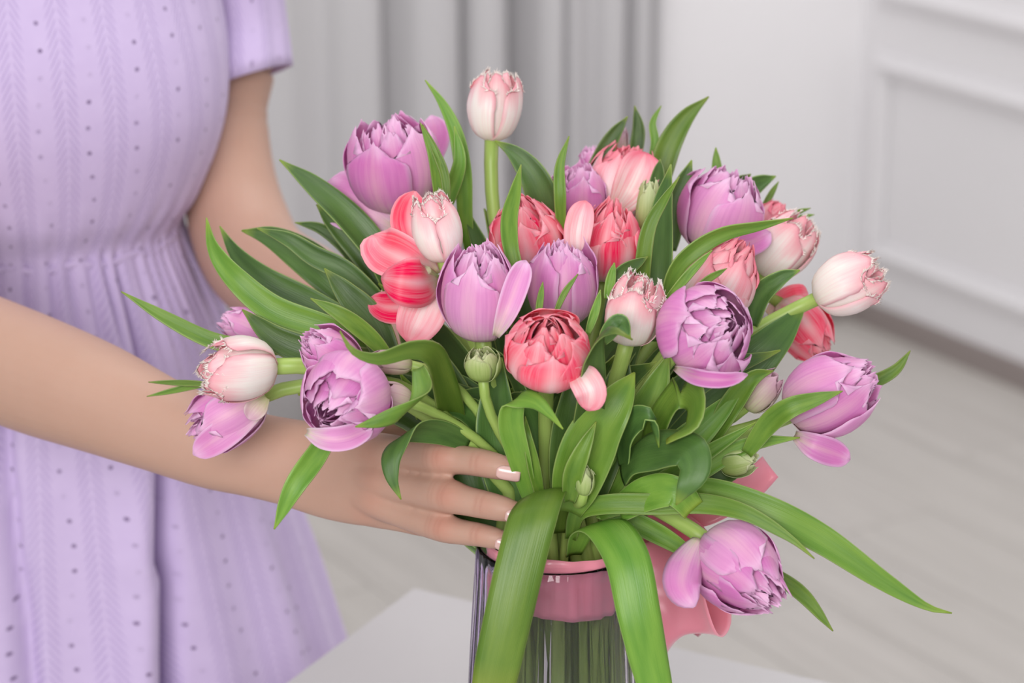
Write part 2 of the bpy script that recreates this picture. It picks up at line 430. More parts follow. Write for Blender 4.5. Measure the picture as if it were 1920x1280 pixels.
# ------------------------------------------------------------------ vase with ribs
RIM = P(1045, 1017, 1.5)
VX, VY, ZR = RIM.x, RIM.y, RIM.z
def vase_r(z):
    return ci([TZ, TZ + 0.01, ZR - 0.15, ZR - 0.06, ZR - 0.02, ZR], [0.062, 0.0645, 0.0585, 0.0535, 0.0512, 0.0505], z)
NA, ribs = 240, 40
prof = []
for i in range(22): z = TZ + 0.0005 + (ZR - TZ) * (i / 21); prof.append((vase_r(z), z, 1.0 if 0 < i < 20 else 0.3))
prof.append((0.0497, ZR + 0.0012, 0)); prof.append((0.0485, ZR + 0.0012, 0)); prof.append((0.0477, ZR, 0))
for i in range(12): z = ZR - 0.004 - (ZR - TZ - 0.018) * (i / 11); prof.append((vase_r(z) - 0.0032, z, 0))
prof.append((0.0, TZ + 0.013, 0))
vs, fcs = [], []
for (r, z, rb) in prof[:-1]:
    for k in range(NA):
        a = 2 * math.pi * k / NA; rr = r + rb * 0.0010 * (abs(math.cos(a * ribs / 2)) - 0.5)
        vs.append((VX + rr * math.cos(a), VY + rr * math.sin(a), z))
m = len(prof) - 1
for j in range(m - 1):
    for k in range(NA):
        fcs.append((j * NA + k, j * NA + (k + 1) % NA, (j + 1) * NA + (k + 1) % NA, (j + 1) * NA + k))
fcs.append(tuple(range(NA - 1, -1, -1))); fcs.append(tuple((m - 1) * NA + k for k in range(NA)))
vase = tag(new_obj('glass_vase', vs, fcs, M['glass']), 'smoky ribbed clear glass vase holding the tulips', 'vase')
WZ = P(1045, 1250, 1.44).z
vs, fcs = [], []
for z in (TZ + 0.0145, (TZ + WZ) / 2, WZ):
    for k in range(64):
        a = 2 * math.pi * k / 64; r = vase_r(z) - 0.0040; vs.append((VX + r * math.cos(a), VY + r * math.sin(a), z))
for j in range(2):
    for k in range(64): fcs.append((j * 64 + k, j * 64 + (k + 1) % 64, (j + 1) * 64 + (k + 1) % 64, (j + 1) * 64 + k))
fcs.append(tuple(range(63, -1, -1))); fcs.append(tuple(range(128, 192)))
tag(new_obj('water', vs, fcs, M['water']), 'clear water filling the lower part of the glass vase', 'water')

# ------------------------------------------------------------------ ribbons and leaves (swept strips)
def blade(name, pts, w, mat, parent, prof='leaf', roll=0.0, side=None, cup=0.4, wave=0.0, seed=0, nv=28, nu=8, solid=0.0008, wtab=None, flip=1):
    """pts: (px, py, distance) from base to tip; w: full width in photo pixels"""
    rr = random.Random(seed)
    W3 = [P(*p) for p in pts]; c = crom(W3, nv + 1)
    dm = sum(p[2] for p in pts) / len(pts); hw = px2m(w, dm) / 2
    vs, uvs = [], []
    ph = rr.random() * 6
    sprev = None
    for j in range(nv + 1):
        tt = j / nv
        T = (c[min(j + 1, nv)] - c[max(j - 1, 0)]).normalized()
        if side is not None:
            s_ = side if not isinstance(side[0], tuple) else tuple(side[0][k] * (1 - tt) + side[1][k] * tt for k in range(3))
            S = C2W(s_)
            S = (S - T * S.dot(T)).normalized(); N = T.cross(S)
        else:
            N0 = (CAM - c[j]).normalized(); N0 = (N0 - T * N0.dot(T)).normalized()
            rl = roll if not isinstance(roll, tuple) else roll[0] * (1 - tt) + roll[1] * tt
            N = Matrix.Rotation(math.radians(rl), 3, T) @ N0
            S = T.cross(N)
        if side is not None and N.dot(CAM - c[j]) < 0 and False: N = -N
        if wtab: f = ci(wtab[0], wtab[1], tt)
        elif prof == 'leaf': f = ci([0, .15, .4, .6, .8, .92, 1], [.5, .76, .92, .84, .54, .23, .03], tt)
        elif prof == 'petal': f = ci([0, .15, .4, .65, .85, .95, 1], [.3, .6, .95, 1.0, .75, .4, .06], tt)
        else: f = 1.0
        for i in range(nu + 1):
            u = -1 + 2 * i / nu
            x = u * hw * f
            off = cup * hw * f * (u * u - 0.3) * flip + wave * hw * math.sin(tt * 13 + ph + (2 if u > 0 else 0)) * abs(u) ** 2 * min(1, f * 1.5)
            vs.append(c[j] + S * x + N * off); uvs.append((i / nu, tt))
    fcs = [(j * (nu + 1) + i, j * (nu + 1) + i + 1, (j + 1) * (nu + 1) + i + 1, (j + 1) * (nu + 1) + i) for j in range(nv) for i in range(nu)]
    return new_obj(name, vs, fcs, mat, parent, uvs, solid=solid)

def tube(name, path, radii, mat, parent, sides=10, n=26):
    c = crom(path, n); vs, uvs, fcs = [], [], []
    ref = None
    for j in range(n):
        T = (c[min(j + 1, n - 1)] - c[max(j - 1, 0)]).normalized()
        if ref is None: ref = T.orthogonal().normalized()
        ref = (ref - T * ref.dot(T)).normalized(); B = T.cross(ref)
        r = ci([i / (len(radii) - 1) for i in range(len(radii))], radii, j / (n - 1))
        for k in range(sides):
            a = 2 * math.pi * k / sides; vs.append(c[j] + (ref * math.cos(a) + B * math.sin(a)) * r); uvs.append((k / sides, j / n * 3))
    for j in range(n - 1):
        for k in range(sides): fcs.append((j * sides + k, j * sides + (k + 1) % sides, (j + 1) * sides + (k + 1) % sides, (j + 1) * sides + k))
    fcs.append(tuple(range(sides - 1, -1, -1))); fcs.append(tuple((n - 1) * sides + k for k in range(sides)))
    return new_obj(name, vs, fcs, mat, parent, uvs)

# ------------------------------------------------------------------ tulip blooms
PV = [0, .2, .45, .72, 1.0]
def petal(L, W, R, o, rnd, kind='round', serr=0.0, fringe=False, tipdrop=0.22, nu=12, nv=13, kc=1.0, curl=0.0, r0=0.1):
    """vertices in flower space (axis z, petal centred on +x)"""
    rp = [R * r0, R * (.70 + .12 * o), R * (.98 + .35 * o), R * (.90 + .75 * o), R * (.60 + 1.25 * o)]
    zp = [0, L * .13, L * (.44 - .04 * o), L * (.75 - .12 * o), L * (1.0 - .25 * o)]
    if fringe or kind == 'blunt': wx, wy = [0, .12, .3, .55, .78, .92, 1], [.22, .6, .88, 1.0, .92, .74, .52]
    elif kind == 'point': wx, wy = [0, .12, .3, .52, .72, .88, .96, 1], [.22, .6, .9, 1.0, .86, .52, .26, .05]
    else: wx, wy = [0, .12, .3, .55, .78, .92, 1], [.22, .58, .86, 1.0, .92, .68, .34]
    ph = [rnd.uniform(0, 6.28) for _ in range(4)]
    ruf = 0.05 * R * (0.5 + rnd.random())
    vs, uvs = [], []
    for j in range(nv + 1):
        v = j / nv; w = W * ci(wx, wy, v)
        for i in range(nu + 1):
            u = -1 + 2 * i / nu
            vv = v - tipdrop * u * u * v ** 4 + (0.07 * math.exp(-(u / .13) ** 2) * v ** 10 if kind == 'round' else 0)
            if serr and j >= nv - 1: vv += rnd.uniform(-serr, serr)
            r = ci(PV, rp, min(max(vv, 0), 1)); z = ci(PV, zp, min(max(vv, 0), 1))
            if vv > 1: r += (rp[4] - rp[3]) * (vv - 1) * 3; z += (zp[4] - zp[3]) * (vv - 1) * 3
            rho = max(r * kc, w * .62, 1e-5); an = u * w / rho
            if serr and (i in (0, nu)) and v > .4: an *= 1 + rnd.uniform(-serr, serr) * 1.2
            rad = r - rho * (1 - math.cos(an)); tg = rho * math.sin(an)
            e = abs(u) ** 2 * v
            rad += ruf * e * math.sin(v * 9 + ph[0] + (2.2 if u > 0 else 0)) + curl * R * v ** 3 * abs(u) ** 2
            rad += 0.035 * R * math.sin(u * 3.3 + ph[1]) * v * v
            rad += 0.03 * R * (1 - min(1, abs(u) / .12)) * (1 if v > .1 else 0) * (1 - v) * 0.5
            vs.append(Vector((rad, tg, z))); uvs.append((i / nu, v))
    fcs = [(j * (nu + 1) + i, j * (nu + 1) + i + 1, (j + 1) * (nu + 1) + i + 1, (j + 1) * (nu + 1) + i) for j in range(nv) for i in range(nu)]
    if fringe:
        bl = [(j, 0) for j in range(int(nv * .78), nv)] + [(nv, i) for i in range(nu + 1)] + [(j, nu) for j in range(nv - 1, int(nv * .78) - 1, -1)]
        mid = Vector((0, 0, 0))
        for k in range(len(bl) - 1):
            a = vs[bl[k][0] * (nu + 1) + bl[k][1]]; b = vs[bl[k + 1][0] * (nu + 1) + bl[k + 1][1]]
            jin = min(bl[k][0], nv) - 2; iin = nu // 2 if bl[k][0] == nv else (2 if bl[k][1] == 0 else nu - 2)
            if bl[k][0] == nv: inn = vs[(nv - 2) * (nu + 1) + min(max(bl[k][1], 1), nu - 1)]
            else: inn = vs[jin * (nu + 1) + iin]
            for q in range(4):
                f0, f1 = q / 4, (q + 1) / 4
                p0, p1 = a.lerp(b, f0), a.lerp(b, f1)
                dr = ((p0 + p1) / 2 - inn).normalized()
                ln = R * rnd.uniform(.10, .22)
                tip = (p0 + p1) / 2 + dr * ln + Vector((rnd.uniform(-1, 1), rnd.uniform(-1, 1), rnd.uniform(-.6, 1))) * ln * .32
                n0 = len(vs)
                ui = (0.0 if bl[k][1] == 0 else 1.0) if bl[k][0] < nv else bl[k][1] / nu
                ou = (p0 - p1) * 0.35
                vs += [p0 + ou, p1 - ou, tip]; uvs += [(ui, 1.0), (ui, 1.0), (ui, 1.12)]
                fcs.append((n0, n0 + 1, n0 + 2))
    return vs, fcs, uvs

def bloom(parent, base, axis, R, L, kind, o, seed, spin=None, ball=False):
    rnd = random.Random(seed)
    Zx = axis.normalized(); Xx = Zx.orthogonal().normalized(); Yx = Zx.cross(Xx)
    Rm = Matrix((Xx, Yx, Zx)).transposed()
    lay = []
    ph0 = rnd.uniform(0, 6.28) if spin is None else spin
    if kind in ('lav', 'coral', 'rose'):
        ser = .035
        lay = [(3, 1.02, .97, o + .05, .86, 'round', ser * .5, 0.0), (3, .96, 1.0, o, .84, 'round', ser * .6, .52),
               (5, .82, .99, o * .8 - .10, .66, 'blunt', ser, .2), (5, .66, .99, o * .6 - .14, .54, 'blunt', ser * 1.2, .7), (4, .48, .98, o * .5 - .16, .44, 'blunt', ser * 1.4, .1), (3, .30, .97, -.14, .32, 'blunt', ser * 1.6, .4), (3, .16, .95, -.05, .17, 'blunt', ser * 2, .9)]
        if ball:
            sb = ser * (.35 if kind == 'coral' else .8)
            lay = [(3, 1.03, .84, .06, .9, 'round', sb * .6, 0.0), (3, 1.0, .90, .0, .86, 'round', sb * .6, .52), (5, .92, .96, -.12, .62, 'round2', sb, .2),
                   (5, .80, 1.0, -.22, .54, 'round2', sb, .75), (4, .64, 1.02, -.27, .48, 'round2', sb, .1), (4, .48, 1.02, -.28, .38, 'round2', sb * 1.2, .45), (3, .28, 1.0, -.2, .26, 'round2', sb * 1.4, .9)]
        mat = M[kind]
    elif kind == 'fringe':
        lay = [(3, 1.0, .96, o, .98, 'fr', .02, 0.0), (3, .84, 1.0, o - .03, .86, 'fr', .02, .52), (4, .62, .99, o * .5, .55, 'fr', .02, .3), (3, .3, .97, .1, .3, 'fr', .02, .8)]
        mat = M['fringe']
    elif kind == 'bud': lay = [(3, 1.0, 1.0, o, .95, 'point', .02, 0.0), (3, .85, 1.0, o, .8, 'blunt', .02, .5), (4, .5, .97, 0, .5, 'blunt', .05, .2)]; mat = M['bud']
    elif kind == 'budlav': lay = [(3, 1.0, 1.0, o, .95, 'round', .02, 0.0), (3, .82, 1.0, o, .8, 'blunt', .03, .5), (4, .5, .95, 0, .5, 'blunt', .05, .2)]; mat = M['budlav']
    for (n, rf, lf, oo, wf, kd, ser, ph) in lay:
        for k in range(n):
            a = ph0 + 2 * math.pi * (k / n) + ph * 2 + rnd.uniform(-.12, .12)
            Rk = R * rf * rnd.uniform(.96, 1.04); Lk = L * lf * rnd.uniform(.94, 1.03); jt = 1.0 if rf > .7 or kind not in ('lav', 'coral', 'rose') else (1.2 if ball else 2.2); ok = oo + rnd.uniform(-.05, .06) * jt
            vs, fcs, uvs = petal(Lk, R * wf, Rk, ok, rnd, 'blunt' if kd == 'fr' else kd, ser, kd == 'fr', curl=rnd.uniform(-.06, .08))
            rz = Matrix.Rotation(a, 3, 'Z')
            tl = Matrix.Rotation(rnd.uniform(-.05, .05) * jt, 3, 'Y') @ Matrix.Rotation(rnd.uniform(-.06, .06) * jt, 3, 'X')
            vs = [base + Rm @ (rz @ (tl @ v)) for v in vs]
            new_obj('petal', vs, fcs, mat, parent, uvs, solid=0.0003)

NECK = Vector((VX, VY, ZR + 0.028))
def stem_path(base, axis, seed, nz=0.0):
    rnd = random.Random(seed + 5)
    h = Vector((base.x - VX, base.y - VY, 0)); hl = h.length; h = h / max(hl, 1e-5)
    rr = 0.030 * min(1, hl / .14) + rnd.uniform(-.004, .004)
    N = NECK + h * rr + Vector((rnd.uniform(-.006, .006), rnd.uniform(-.006, .006), nz))
    D = (base - N).length
    b1 = base - axis * (0.30 * D)
    n1 = N + (Vector((h.x * .35, h.y * .35, 1))).normalized() * (0.35 * D)
    pts = []
    for k in range(9):
        t_ = k / 8
        pts.append((base + axis * .004) * (1 - t_) ** 3 + b1 * 3 * t_ * (1 - t_) ** 2 + n1 * 3 * t_ * t_ * (1 - t_) + N * t_ ** 3)
    q = rnd.uniform(0.2, 1.0); tw = rnd.uniform(-.7, .7)
    h2 = Matrix.Rotation(tw, 3, 'Z') @ h
    pts.append(Vector((VX, VY, ZR - .06)) + h2 * min(max(rr, .008) * 1.35, .039))
    pts.append(Vector((VX, VY, TZ + .03 + rnd.uniform(0, .03))) + h2 * .044 * q)
    return pts

TUL = {}
def tulip(key, kind, c, axis, R, L, d, o, label, seed, cat='tulip', group=None, sr=11, spin=None, name=None, nz=0.0):
    ax = C2W(axis).normalized()
    base = P(c[0], c[1], d) - ax * (px2m(L, d) * 0.5)
    names = {'lav': 'double_tulip', 'coral': 'double_tulip', 'rose': 'double_tulip', 'fringe': 'fringed_tulip', 'bud': 'tulip_bud', 'budlav': 'tulip_bud', 'open': 'open_tulip'}
    root = empty(name or names[kind], Vector((VX, VY, TZ + .03)), label, cat, group)
    if kind != 'open': bloom(root, base, ax, px2m(R, d), px2m(L, d), kind, o, seed, spin, ball=key in ('cor11', 'lav13', 'lav21', 'cor8', 'rose14', 'cor5', 'lav20'))
    r = px2m(sr, d)
    sp = stem_path(base, ax, seed, nz)
    tube('stem', sp, [r * 1.15, r, r, r, r * .9], M['stem'], root)
    TUL[key] = root
    return root, base, ax

spec = [
 # key kind centre axis(cam) R L d open label
 ('top', 'fringe', (926, 200), (.07, .95, .16), 47, 134, 1.56, .10, 'pale pink fringed tulip on a tall bare stem, rising highest above the others'),
 ('bigl', 'lav', (738, 312), (-.12, .86, .42), 84, 172, 1.555, .10, 'large wide-open lavender double tulip in front of the grey curtain'),
 ('fr3', 'fringe', (820, 430), (-.22, .9, .33), 47, 132, 1.47, .05, 'pale pink fringed tulip standing against the wide-open red and white tulip'),
 ('cor5', 'coral', (985, 440), (-.15, .85, .45), 68, 140, 1.52, .05, 'coral double tulip with a green leaf standing across its petals'),
 ('lav6', 'lav', (1082, 375), (.02, .92, .33), 55, 125, 1.57, .03, 'small lavender double tulip tucked between coral tulips at the back'),
 ('rose7', 'rose', (1165, 345), (.2, .9, .30), 63, 140, 1.59, .08, 'white and rose tulip with a broad pale petal in front of the curtain edge'),
 ('cor8', 'coral', (1138, 456), (.1, .88, .38), 66, 150, 1.515, .04, 'coral and white streaked double tulip behind a lavender one with pointed petals'),
 ('lav9', 'lav', (900, 552), (-.04, .9, .40), 74, 182, 1.445, .0, 'lavender double tulip with a closed cup, beside the open red and white tulip'),
 ('lav10', 'lav', (1055, 535), (.02, .93, .30), 66, 160, 1.475, .0, 'deep lavender tulip with pointed petals directly behind the red-pink double tulip'),
 ('cor11', 'coral', (1028, 655), (.02, .55, .80), 80, 150, 1.40, -.06, 'vivid coral red double tulip in the middle with one petal drooping'),
 ('fr12', 'fringe', (1190, 582), (.20, .88, .42), 57, 140, 1.43, .05, 'cream and pink fringed tulip with a grey-green leaf folded over its base'),
 ('lav13', 'lav', (1330, 622), (.42, .22, .88), 90, 150, 1.41, .06, 'fully open lavender double tulip showing its ruffled centre beside a big dark leaf'),
 ('rose14', 'rose', (1350, 520), (.45, .75, .42), 70, 150, 1.485, .0, 'pale pink and white double tulip behind the fully open lavender tulip'),
 ('lav15', 'lav', (1350, 400), (.30, .85, .38), 78, 160, 1.555, .05, 'lavender double tulip with a long narrow leaf crossing below it'),
 ('fr16', 'fringe', (1470, 462), (.62, .70, .25), 54, 138, 1.55, .05, 'cream white fringed tulip next to a lavender tulip, leaning to the white wall'),
 ('fr17', 'fringe', (1590, 533), (.85, .40, .28), 55, 140, 1.50, .05, 'pale pink fringed tulip standing out alone towards the panelled wall'),
 ('cor18', 'coral', (1505, 612), (.55, -.65, .15), 52, 130, 1.57, -.04, 'coral pink tulip half hidden behind the large dark leaf'),
 ('lav19', 'lav', (1556, 742), (.78, .42, .40), 76, 180, 1.46, .0, 'lavender double tulip leaning out over the bare floor with a leaf across it'),
 ('lav20', 'lav', (1386, 1065), (.62, -.52, .58), 80, 185, 1.42, .05, 'lavender double tulip hanging down beside the pink satin bow'),
 ('lav21', 'lav', (648, 748), (-.42, -.36, .82), 84, 150, 1.41, .0, 'lavender double tulip facing down over the wrist, its centre tightly rolled'),
 ('lav22', 'lav', (622, 668), (-.72, .48, .35), 48, 120, 1.455, .0, 'lavender double tulip partly hidden above the one over the wrist'),
 ('fr23', 'fringe', (448, 695), (-.92, -.12, .36), 60, 150, 1.455, .10, 'pale pink fringed tulip opening sideways above the forearm'),
 ('lav24', 'lav', (428, 776), (-.80, -.42, .10), 52, 150, 1.50, .10, 'purple tulip lying against the forearm below a fringed tulip'),
 ('lav25', 'lav', (470, 618), (-.85, .35, .1), 36, 110, 1.535, .02, 'purple tulip almost hidden behind the leaves at the waist of the dress'),
 ('bud26', 'bud', (1214, 388), (.08, .93, .2), 24, 100, 1.53, -.1, 'slim cream bud standing between coral tulips and a broad leaf'),
 ('bud27', 'bud', (905, 684), (0, .92, .36), 33, 66, 1.435, .12, 'small pale green cup-shaped bud under a closed lavender tulip'),
 ('bud28', 'bud', (1096, 902), (.05, .88, .4), 19, 58, 1.415, -.1, 'tiny green bud low among the leaves above the vase rim'),
 ('bud29', 'bud', (1384, 866), (.88, .15, .35), 27, 74, 1.455, .0, 'pale green double bud beside the bow tail'),
 ('bud30', 'budlav', (1428, 735), (.62, .68, .3), 33, 90, 1.475, -.1, 'pale lavender bud beside the tulip that leans out over the floor'),
 ('bud31', 'budlav', (733, 680), (-.9, .1, .3), 24, 86, 1.44, -.05, 'pinkish bud above a cream one, under an arching leaf'),
 ('bud32', 'budlav', (738, 745), (-.75, .25, .5), 30, 70, 1.43, -.02, 'cream bud tucked between the wrist tulip and an arching leaf'),
 ('bud33', 'budlav', (1165, 272), (.06, .95, .2), 13, 60, 1.63, -.1, 'thin pink bud tip standing between leaves in front of the curtain'),
 ('lav34', 'lav', (1112, 312), (-.1, .92, .3), 26, 70, 1.62, 0, 'small purple tulip peeking out behind the white and rose tulip'),
 ('rose35', 'rose', (1440, 420), (.5, .8, .2), 32, 90, 1.60, .0, 'rose tulip glimpsed behind a lavender tulip and a cream fringed one'),
]
INFO = {}
for k, s in enumerate(spec):
    INFO[s[0]] = tulip(s[0], s[1], s[2], s[3], s[4], s[5], s[6], s[7], s[8], 100 + k, sr=(14 if s[6] < 1.5 else 12) if s[1] not in ('bud', 'budlav') else 9)
# wide-open red and white tulip, petals laid out one by one
OP, OPb, OPa = tulip('open', 'open', (822, 520), (-.45, .25, .6), 60, 40, 1.49, 0, 'wide-open red and white tulip with petals spread around its yellow centre', 777)
for i, (pts, w, cup) in enumerate([
    ([(815, 515, 1.495), (785, 460, 1.49), (768, 405, 1.50), (778, 358, 1.505)], 74, .5),
    ([(815, 520, 1.49), (765, 490, 1.475), (715, 465, 1.49), (700, 440, 1.50)], 88, .6),
    ([(820, 522, 1.485), (790, 530, 1.455), (750, 528, 1.445), (715, 520, 1.455)], 92, -.12),
    ([(815, 530, 1.49), (770, 570, 1.475), (725, 575, 1.48), (692, 560, 1.49)], 62, .3),
    ([(820, 535, 1.485), (800, 570, 1.465), (780, 610, 1.46), (765, 642, 1.465)], 88, .25)]):
    blade('petal', pts, w, M['rose'] if i in (4,) else M['coral'], OP, 'petal', cup=cup, nv=16, solid=.0005, seed=i, wave=.06)

tube('pistil', [P(818, 520, 1.488), P(808, 512, 1.478), P(800, 506, 1.47)], [px2m(7, 1.48), px2m(6, 1.48), px2m(8, 1.48)], M['bud'], OP, sides=10, n=8)
# single loose outer petals: owner, points, width, material
for (ow, pts, w, mt, cup, side) in [
    ('bigl', [(742, 430, 1.555), (700, 405, 1.55), (650, 375, 1.555), (610, 345, 1.57)], 105, 'lav', .35, None),
    ('bigl', [(770, 350, 1.60), (800, 290, 1.605), (815, 250, 1.61), (808, 216, 1.615)], 60, 'lav', .3, None),
    ('bigl', [(750, 330, 1.61), (752, 270, 1.615), (755, 235, 1.62), (752, 214, 1.62)], 70, 'lav', .3, None),
    ('lav9', [(930, 630, 1.42), (950, 585, 1.41), (970, 530, 1.415), (986, 488, 1.43)], 46, 'lav', .5, None),
    ('cor11', [(1078, 690, 1.40), (1096, 712, 1.385), (1108, 738, 1.382), (1102, 770, 1.39)], 60, 'rose', .3, None),
    ('lav13', [(1265, 690, 1.40), (1310, 708, 1.375), (1360, 712, 1.37), (1402, 702, 1.375)], 30, 'lav', .6, None),
    ('lav19', [(1490, 815, 1.46), (1525, 835, 1.45), (1565, 850, 1.455), (1594, 862, 1.46)], 52, 'lav', .4, None),
    ('lav20', [(1310, 1010, 1.42), (1285, 1060, 1.405), (1280, 1100, 1.395), (1302, 1138, 1.39)], 72, 'lav', -.5, None),
    ('lav24', [(490, 770, 1.49), (440, 800, 1.485), (395, 830, 1.485), (362, 852, 1.49)], 56, 'lav', .3, None),
    ('lav24', [(500, 745, 1.475), (480, 765, 1.47), (465, 785, 1.47)], 40, 'budlav', .4, None),
    ('lav15', [(1335, 470, 1.53), (1380, 462, 1.525), (1420, 450, 1.525), (1445, 436, 1.53)], 50, 'lav', .3, None),
    ('lav21', [(575, 810, 1.40), (610, 822, 1.39), (650, 820, 1.39), (700, 800, 1.40)], 46, 'lav', .6, None),
    ('rose7', [(1150, 400, 1.55), (1180, 360, 1.54), (1200, 320, 1.545), (1212, 286, 1.56)], 78, 'rose', .35, None),
    ('cor8', [(1085, 500, 1.49), (1082, 450, 1.48), (1088, 410, 1.48), (1098, 376, 1.49)], 52, 'rose', .4, None),
    ('cor18', [(1440, 590, 1.575), (1470, 570, 1.57), (1500, 555, 1.565), (1515, 550, 1.57)], 54, 'coral', .3, None),
]:
    blade('petal', pts, w, M[mt], TUL[ow], 'petal', cup=cup, side=side, nv=16, solid=.0005, seed=len(ow) + w, wave=.05)

